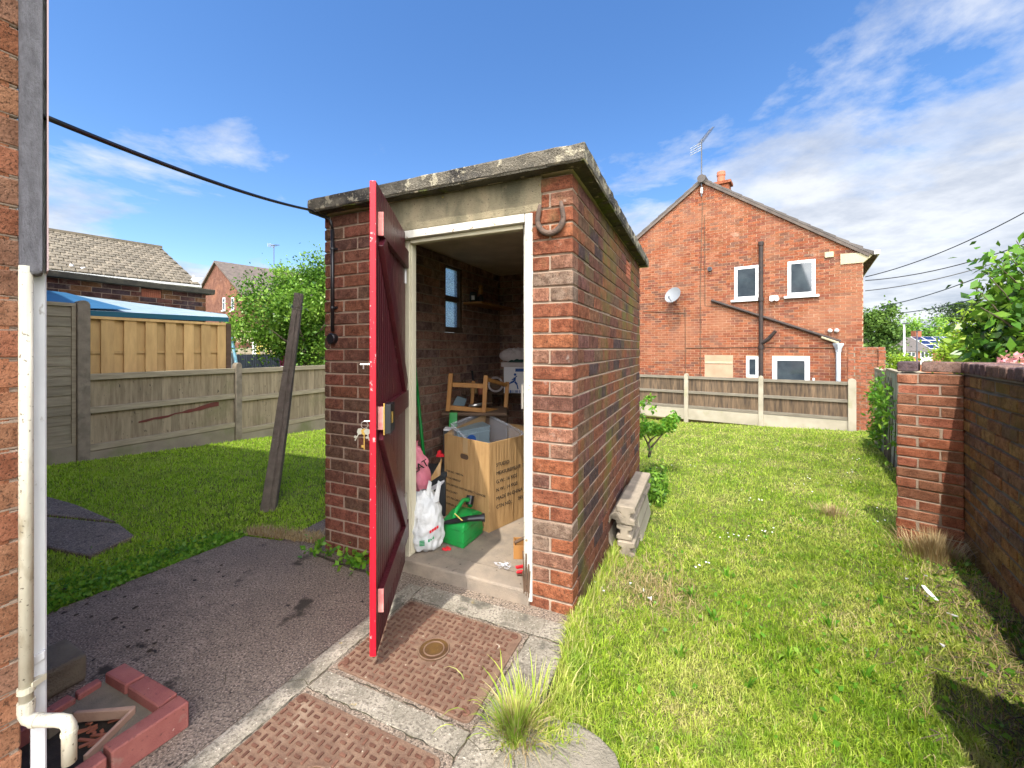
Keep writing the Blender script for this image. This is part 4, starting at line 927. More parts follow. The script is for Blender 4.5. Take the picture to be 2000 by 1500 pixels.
# scattered moss clods on the path
g = MB()
for i in range(36):
    x, y = (R.uniform(110, 330), R.uniform(1150, 1290)) if i < 30 else (R.uniform(280, 480), R.uniform(1100, 1180))
    q = PZ(x, y, .001)
    if q.x < -1.62 and q.y < 1.7: continue
    s_ = R.uniform(.003, .011); g.lathe(q, [(s_, 0), (s_*.8, s_*.35), (s_*.2, s_*.6)], 9, wob=.55)
tag(g.build('moss_clods', 'soil'), 'crumbs of dark moss scattered over the shaded concrete path', 'moss', kind='stuff')

# ================================================================== LEFT BOUNDARY
KL = 6000.0
def FL(x, y): return P(x, y, KL/(1367-x))
ORG = V((FL(160, 700).x, FL(160, 700).y, 0))
def FLt(t, off=0): return ORG+D2*t-NS*off*1.0     # off>0 : away from us (left)
NRM = NS                                   # face normal towards the garden
def gzat(p): return ground_z(p.x, p.y)
def post(par, p, h, w=.10, m='post_c', along=D2, nrm=NRM):
    g = MB(); z = gzat(p)-.05; a = V((p.x, p.y, z))
    prof = [(-w/2, 0), (w/2, 0), (w/2, h), (w*.38, h+.03), (w*.12, h+.045), (-w*.12, h+.045), (-w*.38, h+.03), (-w/2, h)]
    g.prism([a+along*x+Zc*zz-nrm*w*.5 for x, zz in prof], nrm*w); g.build('post', m, par, bevel=.006)
def panel(par, p0, p1, nrm, ztop, h, zb_, mb_='fence_g', mr='rail', mg='gravelb', rails=(1, .53, .0), nb=.105, rail_h=.075):
    along = (p1-p0); L = along.length; along = along.normalized(); g = MB(); n = int(L/nb)
    for i in range(n):
        q = p0+along*(i*L/n); g.box(V((q.x, q.y, zb_))-nrm*.005, along*(L/n*1.08), -nrm*(.011+.006*(i % 2)), Zc*(ztop-.03-zb_+R.uniform(-.004, .004)))
    g.jitter(.0015); g.build('boards', mb_, par)
    for k in rails:
        z = zb_+(ztop-zb_-rail_h)*k
        g = MB(); g.box(V((p0.x, p0.y, z))-nrm*.0045, along*L, nrm*.04, Zc*rail_h); g.jitter(.001); g.build('rail', mr, par, bevel=.003)
    g = MB(); g.box(V((p0.x, p0.y, zb_-.32))-nrm*.02, along*L, nrm*.045, Zc*.315); g.build('gravel_board', mg, par, bevel=.003)
fen = thing('low_fence', 'low grey weathered board fence on concrete posts left of the shed', 'fence', FLt(2))
PT = 1.83
PT = (FL(463, 700)-FL(160, 700)).length
zt_ = CAMH-.30
for i in range(0, 6):
    p = FLt(i*PT)
    if i: post(fen, p, zt_+.04-gzat(p)+.05)
    a = FLt(i*PT+.055); b = FLt((i+1)*PT-.055); panel(fen, a, b, NRM, zt_-.01*i, 1, gzat(b)+.22-(.0), mb_='fence_g')
# red paint remains on the first panel
m, nt, bb = newmat('old red paint'); 
M['redpaint'] = mat('old red paint', (.17, .045, .035), (.13, .05, .04), 20, .9)
g = MB(); qa = FLt(.75)+NRM*.012; 
pts = []; 
for k in range(13): t_ = k/12; pts.append(FLt(.55+t_*1.0)+NRM*.0012+Zc*(.28+.10*t_+.012*R.uniform(-1, 1)))
top = [FLt(.55+(12-k)/12*1.0)+NRM*.0012+Zc*(.30+.10*(12-k)/12+.07*max(0, ((12-k)/12-.35))+.014*R.uniform(-1, 1)) for k in range(13)]
g.prism(pts+top, NRM*.0012); g.build('red_paint_remains', 'redpaint', fen)
# tall lap panel
lap = thing('lap_fence_panel', 'tall grey overlapped fence panel with thick concrete post beside the downpipe', 'fence', FLt(-.9))
p = FLt(0); post(lap, p, P(160, 588, 4.97).z-gzat(p)+.01, w=.115)
ztp = P(120, 592, 4.85).z; zbp = P(120, 872, 4.85).z
for s_ in range(2):
    pa_, pb_2 = FLt(-.06-PT*(s_+0)), FLt(-PT*(s_+1)+.06)
    if s_ == 1: post(lap, FLt(-PT), ztp-gzat(FLt(-PT))+.06, w=.115)
    g = MB(); nsl = 14; hh = (ztp-zbp-.06)/nsl; al = (pb_2-pa_)
    for k in range(nsl):
        z = zbp+.02+k*hh; g.hexa([V((pa_.x, pa_.y, z))+NRM*.012, V((pa_.x, pa_.y, z))+NRM*.0, V((pb_2.x, pb_2.y, z)), V((pb_2.x, pb_2.y, z))+NRM*.012, V((pa_.x, pa_.y, z+hh*1.12)), V((pa_.x, pa_.y, z+hh*1.12))-NRM*.008, V((pb_2.x, pb_2.y, z+hh*1.12))-NRM*.008, V((pb_2.x, pb_2.y, z+hh*1.12))])
    g.jitter(.002); g.build('slats', 'fence_lap', lap)
    for (z, h_) in ((ztp-.035, .04), (zbp-.002, .03)):
        g = MB(); g.box(V((pa_.x, pa_.y, z))-NRM*.01, al, NRM*.035, Zc*h_); g.build('rail', 'rail', lap)
    g = MB(); g.box(V((pa_.x, pa_.y, zbp))-NRM*.011, al.normalized()*.035, NRM*.034, Zc*(ztp-zbp-.035)); g.build('batten', 'rail', lap)
    g = MB(); g.box(V((pa_.x, pa_.y, zbp-.36))-NRM*.02, al, NRM*.05, Zc*.355); g.build('gravel_board', 'gravelb', lap, bevel=.003)

# new pale fence panel behind
def KK(x, k): return k/(1367-x)
a = P(166, 617, KK(166, 6180)); b = P(440, 632, KK(440, 6180)); zt2 = a.z; al = (V((b.x, b.y, 0))-V((a.x, a.y, 0))); L = al.length; al.normalize()
yp = thing('new_fence_panel', 'pale yellow new hit and miss fence panel behind the low grey fence', 'fence panel', V((a.x, a.y, -.1)))
g = MB(); n = 20
a0_ = V((a.x, a.y, -.05))-al*1.6
for i in range(n+8):
    q = a0_+al*(i*(L+1.6)/(n+8)); wd = (L+1.6)/(n+8)
    g.box(q+(V((0, 0, 0)) if i % 2 else -NRM*.036), al*wd*1.12, -NRM*.016, Zc*(zt2-.03+.05))
g.jitter(.001); g.build('boards', 'fence_y', yp)
for z in (zt2-.03, P(300, 690, KK(300, 6180)).z):
    g = MB(); g.box(V((a0_.x, a0_.y, z))-NRM*.042, al*(L+1.6), NRM*(.06 if z > zt2-.05 else .024), Zc*.035); g.build('rail', 'fence_y', yp)
g = MB(); q = V((b.x, b.y, -.1))-NRM*.03+al*.01; g.box(q, al*.07, NRM*.05, Zc*(zt2+.1)); g.build('post', 'wood_d', yp)

# blue-roofed lean-to
lean = thing('blue_roofed_shed', 'lean-to store with pale blue felt roof behind the new fence panel', 'shed', P(260, 690, 6.2)*1)
fa, fb = P(40, 599, KK(40, 6480)), P(446, 620, KK(446, 6480)); ba, bb_ = P(40, 563, KK(40, 7000)), P(441, 613.5, KK(441, 7050))
bm_ = P(128, 573, KK(128, 7020))
def zofs(p, d): return p+Zc*d
g = MB(); g.hexa([zofs(fa, -.03), zofs(fb, -.03), zofs(bb_, -.03), zofs(ba, -.03), fa, fb, bb_, ba]); g.build('roof', 'bluefelt', lean)
g = MB(); g.prism([zofs(fa, .004), zofs(P(256, 606, KK(256, 6480)), .006), zofs(bm_, .006), zofs(ba, .006)], Zc*.006); g.build('tarp', 'bluetarp', lean)
g = MB(); g.box(zofs(fa, -.075)+NRM*.012, fb-fa, -NRM*.02, Zc*.072); g.build('fascia', 'teal', lean)
g = MB(); fa0, fb0 = V((fa.x, fa.y, -.15)), V((fb.x, fb.y, -.3)); g.box(fa0-NRM*.03, fb0-fa0, -NRM*.04, Zc*(fa.z+.05)); 
g.build('wall', 'fence_b', lean)

# neighbour's brick outbuilding
ob0 = P(89, 540, KK(89, 7122)); ob1 = P(402, 572, KK(402, 7122)); al = V((ob1.x-ob0.x, ob1.y-ob0.y, 0)); L = al.length; al.normalize()
outb = thing('brick_outbuilding', 'neighbour\'s dark brick outhouse with black stained slab roof above the blue roof', 'outbuilding', V((ob0.x, ob0.y, -.1)))
st_ = V((ob0.x, ob0.y, 0))-al*1.0
g = MB(); bricks(g, st_, al, NRM, L+1.0, ob0.z+.1, z0=-.1, opens=[(2.05, 2.32, 2.08, 2.21)], back=False); 
g.box(st_-NRM*.11+V((0, 0, -.1)), al*(L+1), -NRM*1.6, Zc*(ob0.z+.09), m=1)
g.build('wall', ['brick_out', 'mortar'], outb)
g = MB(); g.box(st_-al*.1+NRM*.10+Zc*ob0.z, al*(L+1.2), -NRM*1.95, Zc*.085); g.jitter(.006); g.build('roof_slab', 'slab_dark', outb, bevel=.006)
g = MB()
for i in range(9):
    for j in range(5): g.box(st_+al*(2.06+i*.028)-NRM*.002+Zc*(2.085+j*.025), al*.017, -NRM*.02, Zc*.014)
g.box(st_+al*2.055-NRM*.012+Zc*2.081, al*.262, -NRM*.02, Zc*.127)
g.build('air_brick', 'terracotta', outb)

# ---------------------------------------------------------------- bungalow roof behind
def tiled(mb, e0, e1, r0, rows, cols, th=.03):
    """rows of lapped tiles on the slope: e0,e1 eaves ends, r0 ridge end above e0 (parallel ridge)"""
    ex = (e1-e0)/cols; up = (r0-e0)/rows; nn = (e1-e0).cross(r0-e0).normalized()
    if nn.z < 0: nn = -nn
    for j in range(rows):
        for i in range(cols):
            o = e0+ex*(i+(.5 if j % 2 else 0))+up*j
            if j % 2 and i == cols-1: continue
            lift = nn*th; r_ = R.random()
            p = [o+ex*.03, o+ex*.97, o+ex*.97+up*1.1, o+ex*.03+up*1.1]
            q = [o+ex*.15+lift-up*.02, o+ex*.85+lift-up*.02, o+ex*.97+up*1.1+lift*.25, o+ex*.03+up*1.1+lift*.25]
            mb.hexa(p+q, r=r_)
bung = thing('tiled_roof_house', 'house with large buff tiled roof behind the brick outbuilding', 'house', P(240, 690, 15))
ZE = lambda x: 19540/(1592-x)
ev0, ev1 = P(60, 524, ZE(60)), P(392, 556, ZE(392)); ev1.z = ev0.z = 3.78
hd = V((ev1.x-ev0.x, ev1.y-ev0.y, 0)).normalized(); hp = V((-hd.y, hd.x, 0))
ev0 = ev0-hd*3; rdz = 5.93
rd1 = P(347, 488, 24500/(1592-347)); run = (rd1-ev1).dot(hp); rd1 = V((ev1.x, ev1.y, 0))+hp*run+Zc*rdz; rd0 = V((ev0.x, ev0.y, 0))+hp*run+Zc*rdz
g = MB(); LN = (ev1-ev0).length; tiled(g, ev0, ev1, rd0, 15, int(LN/.30)); g.prism([ev0-Zc*.02, rd0-Zc*.02, V((ev0.x, ev0.y, 0))+hp*2*run+Zc*(ev0.z-.02)], ev1-ev0, r=.3); rfo = g.build('roof', 'tile', bung)
g = MB(); g.bar(rd0+Zc*.03, rd1+Zc*.03, .22, .10); g.build('ridge', 'tile', rfo)
g = MB(); g.box(V((ev0.x, ev0.y, -.5))+hp*.35, ev1-ev0-hd*.15, hp*(2*run-.7), Zc*(ev0.z+.42)); g.build('wall', 'creampaint', bung)
g = MB(); g.bar(ev0-hp*.05-Zc*.08, ev1-hp*.05-Zc*.08, .10, .08); g.box(ev0-Zc*.22+hp*.02, ev1-ev0, hp*.02, Zc*.17); g.build('gutter', 'upvc', bung)
for x_ in (140, 378):
    z_ = ZE(x_)+.35; q = P(x_, 524 if x_ < 300 else 545, z_)
    g = MB(); g.tube([q-Zc*.2, q+Zc*.14], .05, 8); g.box(q-V((.25, .1, .12)), V((.5, 0, 0)), V((0, .3, .18)), Zc*.02); g.build('vent_pipe', 'upvc', rfo)

# ---------------------------------------------------------------- brick gable house (left distance)
def gablehouse(name, label, xl, xa, xr, K, ya, yr, depth, walls, roofm, base=-1.0, eave_drop=0):
    f = lambda x, y: P(x, y, K/(x+121))
    A_ = f(xa, ya); Rr = f(xr, yr); half = (V((Rr.x, Rr.y, 0))-V((A_.x, A_.y, 0))).length
    Lp = V((A_.x, A_.y, 0))-G1*half; ez = Rr.z
    t = thing(name, label, 'house', V((A_.x, A_.y, base)))
    return t, A_, V((Rr.x, Rr.y, ez)), V((Lp.x, Lp.y, ez)), half
gh, A_, Rr, Lp, half = gablehouse('gable_house', 'distant orange brick gable house between tiled roof and garden tree', 395, 423, 473, 28*544, 513, 573, 9, None, 'tile_d')
g = MB(); g.prism([V((Lp.x, Lp.y, -1)), V((Rr.x, Rr.y, -1)), Rr, A_, Lp], G2*11); g.build('wall', 'brick_gable', gh)
g = MB()
for (p, q) in ((A_, Rr), (A_, Lp)):
    o = (q-A_)*1.06; g.hexa([A_-G2*.15, A_+o-G2*.15, A_+o+G2*11, A_+G2*11, A_-G2*.15+Zc*.12, A_+o-G2*.15+Zc*.12, A_+o+G2*11+Zc*.12, A_+G2*11+Zc*.12])
rf = g.build('roof', 'tile_d', gh)
g = MB(); q = A_+G2*8.5+G1*.3-Zc*.6; g.box(q, G1*.7, G2*.9, Zc*1.9); g.build('chimney', 'brick_out', rf)
g = MB(); q2_ = q+Zc*1.9+G1*.35+G2*.4; g.lathe(q2_, [(.12, 0), (.14, .35)], 10); g.build('chimney_pot', 'terracotta', rf)
for xx in (438, 455):
    q = P(xx, 594, 28*544/(xx+121)); g = MB(); w_ = .42
    g.box(q-G1*w_/2-Zc*.42-G2*.03, G1*w_, G2*.06, Zc*.85); wn = g.build('window', 'upvc', gh)
    g = MB(); g.box(q-G1*(w_/2-.07)-Zc*.34-G2*.035, G1*(w_-.14), G2*.01, Zc*.42); g.box(q-G1*(w_/2-.07)+Zc*.14-G2*.035, G1*(w_-.14), G2*.01, Zc*.2); g.build('pane', 'glass', wn)
    g = MB(); g.box(q-G1*(w_/2+.05)-Zc*.48-G2*.1, G1*(w_+.1), G2*.1, Zc*.06); g.build('sill', 'upvc', wn)
def aerial(par_name, label, base, h, bl, bdir, tilt, sc=1, n=12):
    t = thing('tv_aerial', label, 'aerial', base)
    g = MB(); g.tube([base, base+Zc*h], .018*sc, 6); g.build('mast', 'aerial', t)
    g = MB(); c = base+Zc*h*.96; d = (bdir.normalized()*math.cos(tilt)+Zc*math.sin(tilt)); s_ = bdir.cross(Zc).normalized()
    g.tube([c-d*bl*.35, c+d*bl*.65], .012*sc, 5)
    for i in range(n): q = c+d*bl*(-.1+.74*i/n); L_ = .16*sc*(1-.3*i/n); g.tube([q-s_*L_, q+s_*L_], .006*sc, 4)
    g.build('boom', 'aerial', t)
    g = MB()
    q = c-d*bl*.35
    for k in (-.1, -.03, .04, .11): g.tube([q+Zc*k-s_*.2*sc, q+Zc*k+s_*.2*sc], .010*sc, 4)
    g.build('reflector', 'upvc', t)
    return t
b_ = P(535, 516, 34); aerial('', 'small tv aerial on the distant brick chimney', b_, 1.6, .9, V((1, -.4, 0)), .0, sc=1.6, n=5)

# ---------------------------------------------------------------- garden things behind the left fence
tree = thing('garden_tree', 'bright green leafy tree behind the leaning concrete post', 'tree', GZ(-4.5, 9.2))
P1, r1 = crown(P(585, 600, 9.2), (.95, .9, .95), 60, 230, .16); P2, r2 = crown(P(520, 620, 8.9), (.75, .6, .75), 32, 210, .15); P3, r3 = crown(P(640, 610, 9.6), (1.1, .9, 1.1), 44, 200, .17)
P4, r4 = crown(P(598, 530, 9.1), (.22, .2, .42), 7, 90, .09)
P5, r5 = crown(P(610, 685, 9.0), (.4, .4, .5), 12, 110, .12)
leaves('crown', np.concatenate([P1, P2, P3, P4, P5]), .064, 'leaf_tree', tree, .6, .3, np.concatenate([r1, r2, r3, r4, r5]))
g = MB(); bs = GZ(-4.5, 9.2)
g.tube([bs, bs+V((.05, 0, .6)), bs+V((-.1, .1, 1.3)), bs+V((0, 0, 2.2))], [.10, .085, .06, .03], 8)
for i in range(9):
    a = i*.7; s0 = bs+Zc*(.7+.12*i); g.tube([s0, s0+V((math.cos(a)*.4, math.sin(a)*.4, .3)), s0+V((math.cos(a)*.85, math.sin(a)*.8, .6))], [.04, .028, .01], 6)
g.build('trunk', 'bark', tree, sm=True)
sw = thing('swing_frame', 'pale blue metal swing frame behind the low fence', 'swing', P(460, 712, 8.6))
g = MB(); tp = P(452, 655, 8.6); g.tube([tp, V((tp.x-.14, tp.y, -.4))], .026, 8); g.tube([tp, V((tp.x+.42, tp.y-.1, -.5))], .03, 8); g.build('leg', 'ltblue', sw)
g = MB(); g.tube([tp, tp+V((-.5, 1.6, 0))], .026, 8); g.build('crossbar', 'ltblue', sw)
df = thing('dark_fence', 'dark grey slatted fence with white posts beyond the low fence', 'fence', P(520, 715, 9.7))
g = MB(); a, b = P(452, 692, 9.6), P(640, 690, 10.4); n = 44; al = V((b.x-a.x, b.y-a.y, 0))
for i in range(n): q = V((a.x, a.y, -.5))+al*(i/n); g.box(q, al/n*.86, V((0, .02, 0)), Zc*(a.z+.5))
g.build('slats', 'navy', df)
for x_ in (451, 554, 640):
    q = P(x_, 689, 9.5+.9*(x_-451)/190); g = MB(); g.box(V((q.x-.05, q.y-.06, -.5)), V((.10, 0, 0)), V((0, .1, 0)), Zc*(q.z+.5)); g.build('post', 'upvc', df)
tf = thing('trellis_fence', 'grey fence topped with pale square trellis in the distance', 'fence', P(470, 712, 13.5))
g = MB(); a, b = P(440, 668, 13.5), P(600, 672, 14.2); al = V((b.x-a.x, b.y-a.y, 0))
for i in range(10): g.box(V((a.x, a.y, -.6+i*.19)), al, V((0, .03, 0)), Zc*.18)
g.build('boards', 'fence_lap', tf)
g = MB(); ztr = a.z-.02
for k in range(4): g.box(V((a.x, a.y-.03, ztr+.02+k*.11)), al, V((0, .02, 0)), Zc*.035)
for k in range(26): q = V((a.x, a.y-.05, ztr))+al*(k/26); g.box(q, V((.035, 0, 0)), V((0, .02, 0)), Zc*.38)
g.build('trellis', 'creampaint', tf)
g = MB(); q = P(498, 668, 13.2); g.box(V((q.x-.09, q.y, -.7)), V((.17, 0, 0)), V((0, .1, 0)), Zc*(q.z+.7)); g.build('post', 'upvc', tf)
q = P(506, 662, 12.8); t = thing('yellow_playhouse', 'yellow framed playhouse glimpsed under the tree', 'playhouse', V((q.x, q.y, -.6)))
g = MB()
for x_ in (503, 521, 535): p = P(x_, 664, 12.8); g.box(V((p.x-.04, p.y, -.6)), V((.08, 0, 0)), V((0, .08, 0)), Zc*(p.z+.6))
for y_ in (664, 677): p = P(503, y_, 12.79); g.box(p, V((.55, 0, 0)), V((0, .05, 0)), Zc*.06)
g.build('frame', 'yellow', t)
g = MB(); p = P(504, 690, 12.86); g.box(V((p.x, p.y, -.5)), V((.5, 0, 0)), V((0, .3, 0)), Zc*(1.2)); g.build('wall', 'creampaint', t)
q = P(547, 690, 9.2); t = thing('pink_slide', 'bright pink plastic toy slide end under the tree', 'slide', V((q.x, q.y, -.4)))
g = MB(); g.tube([P(550, 715, 9.2), P(549, 690, 9.2), P(546, 676, 9.2), P(543, 668, 9.2)], .03, 8); g.tube([P(556, 715, 9.3), P(556, 676, 9.3)], .04, 10); g.build('chute', 'pink', t, sm=True)

# leaning concrete post
lp = thing('leaning_post', 'dark old concrete post leaning beside the shed with wire round its top', 'post', PZ(524, 1000, -.03))
pb0 = PZ(524, 1000, -.05); pt0 = P(584, 573, pb0.y+.02); sd = V((1, .3, 0)).normalized()
g = MB(); n_ = 14; dd = (pt0-pb0)
pw = sd-dd.normalized()*sd.dot(dd.normalized()); pw.normalize(); pf = dd.normalized().cross(pw)
for k in range(n_+1):
    t_ = k/n_; w_ = .054-.024*t_; c = pb0+dd*t_+pw*(.006*math.sin(t_*3.1)); nn = .018 if k < n_-1 else .004
    for (a_, b_) in ((-1, -1), (.1, -1), (.25, -.72), (.4, -1), (1, -1), (1, 1), (-1, 1)): q = c+pw*w_*a_+pf*w_*.9*b_; g.v.append((q.x+R.uniform(-.002, .002), q.y+R.uniform(-.002, .002), q.z))
for k in range(n_):
    for i in range(7): g.f.append((k*7+i, k*7+(i+1) % 7, (k+1)*7+(i+1) % 7, (k+1)*7+i)); g.r.append(.5); g.m.append(0)
g.f.append(tuple(n_*7+i for i in range(7))); g.r.append(.5); g.m.append(0)
g.build('shaft', 'post_old', lp, bevel=.003)
g = MB(); c = pb0+dd*.93
for k in range(3):
    g.tube([c+dd*(.006*k)+pw*math.cos(a)*.044+pf*math.sin(a)*.04+Zc*R.uniform(-.003, .003) for a in [i*math.pi/6 for i in range(13)]], .0016, 5, cap=False)
g.tube([c+pw*.04, c+pw*.07+Zc*.01, c+pw*.085-Zc*.005], .0015, 5); g.build('wire', 'steel', lp)

# ================================================================== REAR FENCE
KB = 17311.0
def FB(x): z = KB/(x+121); return V(((x-1000)/FPX*z, z, 0))
nB = -G2
rf_ = thing('rear_fence', 'brown board fence on pale concrete posts below the gable house', 'fence', FB(1480))
q0 = FB(1664); 
for i in range(7):
    p = q0-G1*1.83*i; ztop = CAMH-.765
    post(rf_, p, ztop+.03-gzat(p)+.05, w=.11 if i else .15, along=G1, nrm=nB, m='gravelb_l')
    a = p-G1*1.775; b = p-G1*.055
    panel(rf_, a, b, nB, ztop-.0, 1, CAMH-1.67, mb_='fence_b', mr='rail_b', mg='gravelb_l', rails=(1, .5, 0))

# ================================================================== NEIGHBOUR GABLE HOUSE (right)
KH = 19300.0
def HB(x, y, off=0):
    z = KH/(x+121); p = P(x, y, z); 
    return p-G2*off
nh, A_, Rr, Lp, half = gablehouse('neighbour_house', 'orange brick house gable with white windows and satellite dish beyond the rear fence', 1146, 1372, 1686, KH, 352, 490, 9, None, 'tile_d')
A_.z += .0; base = -.95
Wd = 2*half; o = V((Lp.x, Lp.y, 0)); slope = (A_.z-Rr.z)/half
def topf(a): return A_.z-abs(a-half)*slope-base
def gpos(x, y):                      # pixel on the gable plane -> (along, z)
    p = HB(x, y); return (V((p.x, p.y, 0))-o).dot(G1), p.z
wins = {'w1': (1434, 522, 1482, 583), 'w2': (1538, 511, 1593, 575), 'w3': (1457, 696, 1482, 738), 'w4': (1508, 696, 1582, 760), 'hatch': (1376, 693, 1432, 760)}
ops = []
for k, (x0, y0, x1, y1) in wins.items():
    a0_, zt0 = gpos(x0, y0); a1_, zb0 = gpos(x1, y1); ops.append((a0_, a1_, zb0, zt0)); wins[k] = (a0_, a1_, zb0, zt0)
ops = [(a, b, c, d) for a, b, c, d in ops]
g = MB(); bricks(g, o, G1, nB, Wd, A_.z-base, z0=base, opens=ops, topf=lambda a: topf(a)+base, back=False, mortar=False, proud=.004, jit=.002, gap=.0045)
g.build('brickwork', ['brick_gable', 'mortar_l'], nh, recalc=True)
g = MB(); pts = [o+Zc*base, o+G1*Wd+Zc*base, o+G1*Wd+Zc*(Rr.z), V((A_.x, A_.y, A_.z)), o+Zc*Rr.z]
g.prism([p-nB*.006 for p in pts], -nB*9); g.build('wall', 'mortar_l', nh)
g = MB()
for sgn, q in ((1, Rr), (-1, Lp)):
    e = V((q.x, q.y, q.z)); up = (V((A_.x, A_.y, A_.z))-e); out = -up*.07 if sgn > 0 else -up*.05
    n_r = 15
    for j in range(n_r):
        a_ = e+out+(up-out)*(j/n_r); b_2 = e+out+(up-out)*((j+1)/n_r); kick = Zc*(.05*max(0, 1-j/2.5))
        g.hexa([a_+nB*.07, b_2+nB*.07, b_2-nB*9, a_-nB*9, a_+nB*.07+Zc*.075+kick, b_2+nB*.07+Zc*.055, b_2-nB*9+Zc*.055, a_-nB*9+Zc*.075+kick])
rfo = g.build('roof', 'tile_g', nh)
g = MB()
for q in (Rr, Lp):
    e = V((q.x, q.y, q.z)); up = V((A_.x, A_.y, A_.z))-e
    g.bar(e-up*.03+nB*.05-Zc*.05, e+up+nB*.05-Zc*.05, .03, .07, side=nB)
g.build('verge', 'tile_d', rfo)
g = MB(); g.lathe(V((A_.x, A_.y, A_.z))+nB*.17+Zc*.0, [(.12, 0), (.12, .02), (.001, .02)], 12, nB); g.bar(A_+nB*.1+Zc*.06, A_-nB*8+Zc*.06, .2, .1); g.build('ridge', 'tile_g', rfo)
cb_ = HB(1409, 352, -4.0); 
q = V((A_.x, A_.y, 0))+G1*.9-nB*2.2; zc0 = P(1409, 372, q.y).z
g = MB(); kx = (1409-1000)/FPX*q.y-q.x; q = q+V((kx-.15, 0, 0)); g.box(V((q.x-.1, q.y, zc0-.6)), G1*.45, G2*.45, Zc*.8); g.box(V((q.x-.15, q.y-.05, zc0+.16)), G1*.53, G2*.53, Zc*.09); g.build('chimney', 'brick_gable', rfo)
g = MB(); g.lathe(V((q.x+.19, q.y+.1, zc0+.25)), [(.13, 0), (.12, .25), (.14, .3), (.13, .42), (.10, .43)], 14); g.build('chimney_pot', 'terracotta', rfo)
def at(a, z, off=0.0): return o+G1*a+nB*off+Zc*z
for k in ('w1', 'w2', 'w3', 'w4'):
    a0_, a1_, z0_, z1_ = wins[k]; fw = .085 if k != 'w4' else .12
    g = MB()
    g.box(at(a0_, z0_, -.0), G1*fw, -nB*.06, Zc*(z1_-z0_)); g.box(at(a1_-fw, z0_, -.0), G1*fw, -nB*.06, Zc*(z1_-z0_)); g.box(at(a0_+fw, z1_-fw, -.0), G1*(a1_-a0_-2*fw), -nB*.06, Zc*fw); g.box(at(a0_+fw, z0_, -.0), G1*(a1_-a0_-2*fw), -nB*.06, Zc*fw)
    wn = g.build('window', 'upvc', nh, bevel=.006)
    g = MB(); g.box(at(a0_+fw, z0_+fw, -.002), G1*(a1_-a0_-2*fw), -nB*.004, Zc*(z1_-z0_-2*fw)); g.build('pane', 'glass', wn)
    if k in ('w1', 'w2'):
        g = MB(); g.box(at(a0_-.08, z0_-.07, .09), G1*(a1_-a0_+.16), -nB*.09, Zc*.065); g.build('sill', 'upvc', wn, bevel=.004)
a0_, a1_, z0_, z1_ = wins['hatch']; g = MB(); n = 5
for i in range(n): g.box(at(a0_+(a1_-a0_)*i/n+.003, z0_, -.01), G1*((a1_-a0_)/n-.006), -nB*.04, Zc*(z1_-z0_))
g.box(at(a0_+.02, z1_-.26, .012), G1*(a1_-a0_-.04), -nB*.02, Zc*.06)
g.build('hatch', 'creampaint', nh)
# corbel, gutter, vent
ar, zr = gpos(1690, 520); a1_, z1_ = gpos(1651, 506)
g = MB(); g.prism([at(Wd-.62, z1_+.02, .03), at(Wd+.12, z1_+.02, .03), at(Wd+.22, Rr.z+.02, .03), at(Wd-.62, Rr.z+.0, .03)], -nB*.3) if False else g.prism([at(Wd-.46, Rr.z-.30, .03), at(Wd-.0, Rr.z-.30, .03), at(Wd+.22, Rr.z-.10, .03), at(Wd+.22, Rr.z-.06, .03), at(Wd-.46, Rr.z-.02, .03)], -nB*.3)
g.build('verge_corbel', 'creampaint', nh)
g = MB(); g.box(at(Wd+.20, Rr.z-.14, .16), G1*.11, -nB*9, Zc*.10); g.build('gutter', 'upvc', nh)
a_, z_ = gpos(1619, 498); g = MB(); g.box(at(a_-.09, z_-.07, .03), G1*.19, -nB*.04, Zc*.15); g.build('alarm_box', 'creampaint', nh, bevel=.01)
a_, z_ = gpos(1387, 526); g = MB(); g.tube([at(a_, z_, -.02), at(a_, z_, .09)], .065, 14); g.tube([at(a_, z_, .0905), at(a_, z_, .094)], .05, 14, m=1); g.build('flue', ['aerial', 'black'], nh)
a_, z_ = gpos(1512, 583); g = MB(); g.box(at(a_-.10, z_, .12), G1*.2, -nB*.12, Zc*.07); g.lathe(at(a_-.05, z_-.03, .10), [(.05, 0), (.06, .05)], 10, nB); g.lathe(at(a_+.07, z_-.03, .10), [(.05, 0), (.06, .05)], 10, nB); g.build('security_light', 'upvc', nh)
a_, z_ = gpos(1621, 646); g = MB(); g.lathe(at(a_, z_, .0), [(.05, 0), (.05, .1), (.02, .13)], 10, nB); g.lathe(at(a_+.14, z_+.0, .0), [(.05, 0), (.05, .1), (.02, .13)], 10, nB); g.build('overflow_pipe', 'upvc', nh)
# soil pipe and rain pipe
def gp(x, y, off): a, z = gpos(x, y); return at(a, z, off)
g = MB(); aS, zS = gpos(1487, 475); g.tube([at(aS, base, .09), at(aS, zS, .09)], .056, 12)
for yy in (477, 585, 678): a_, z_ = gpos(1487, yy); g.tube([at(aS, z_-.05, .09), at(aS, z_+.05, .09)], .075, 12)
g.build('soil_pipe', 'iron', nh, sm=False)
g = MB(); g.tube([gp(1489, 670, .1), gp(1502, 662, .14), gp(1516, 647, .2)], [.055, .055, .045], 10); g.build('boiler_flue', 'iron', nh)
g = MB(); g.tube([gp(1390, 587, .07), gp(1641, 667, .07)], .042, 10); g.build('rain_pipe', 'iron', nh)
g = MB(); g.tube([gp(1604, 659, .10), gp(1638, 670, .10)], .03, 10); g.build('waste_pipe', 'creampaint', nh)
a_, z_ = gpos(1637, 672); g = MB(); c = at(a_, 0, .09); g.lathe(V((c.x, c.y, z_-.22)), [(.05, 0), (.06, .02), (.06, .08), (.115, .20), (.12, .235), (.10, .24)], 4); g.build('rain_hopper', 'greypipe', nh)
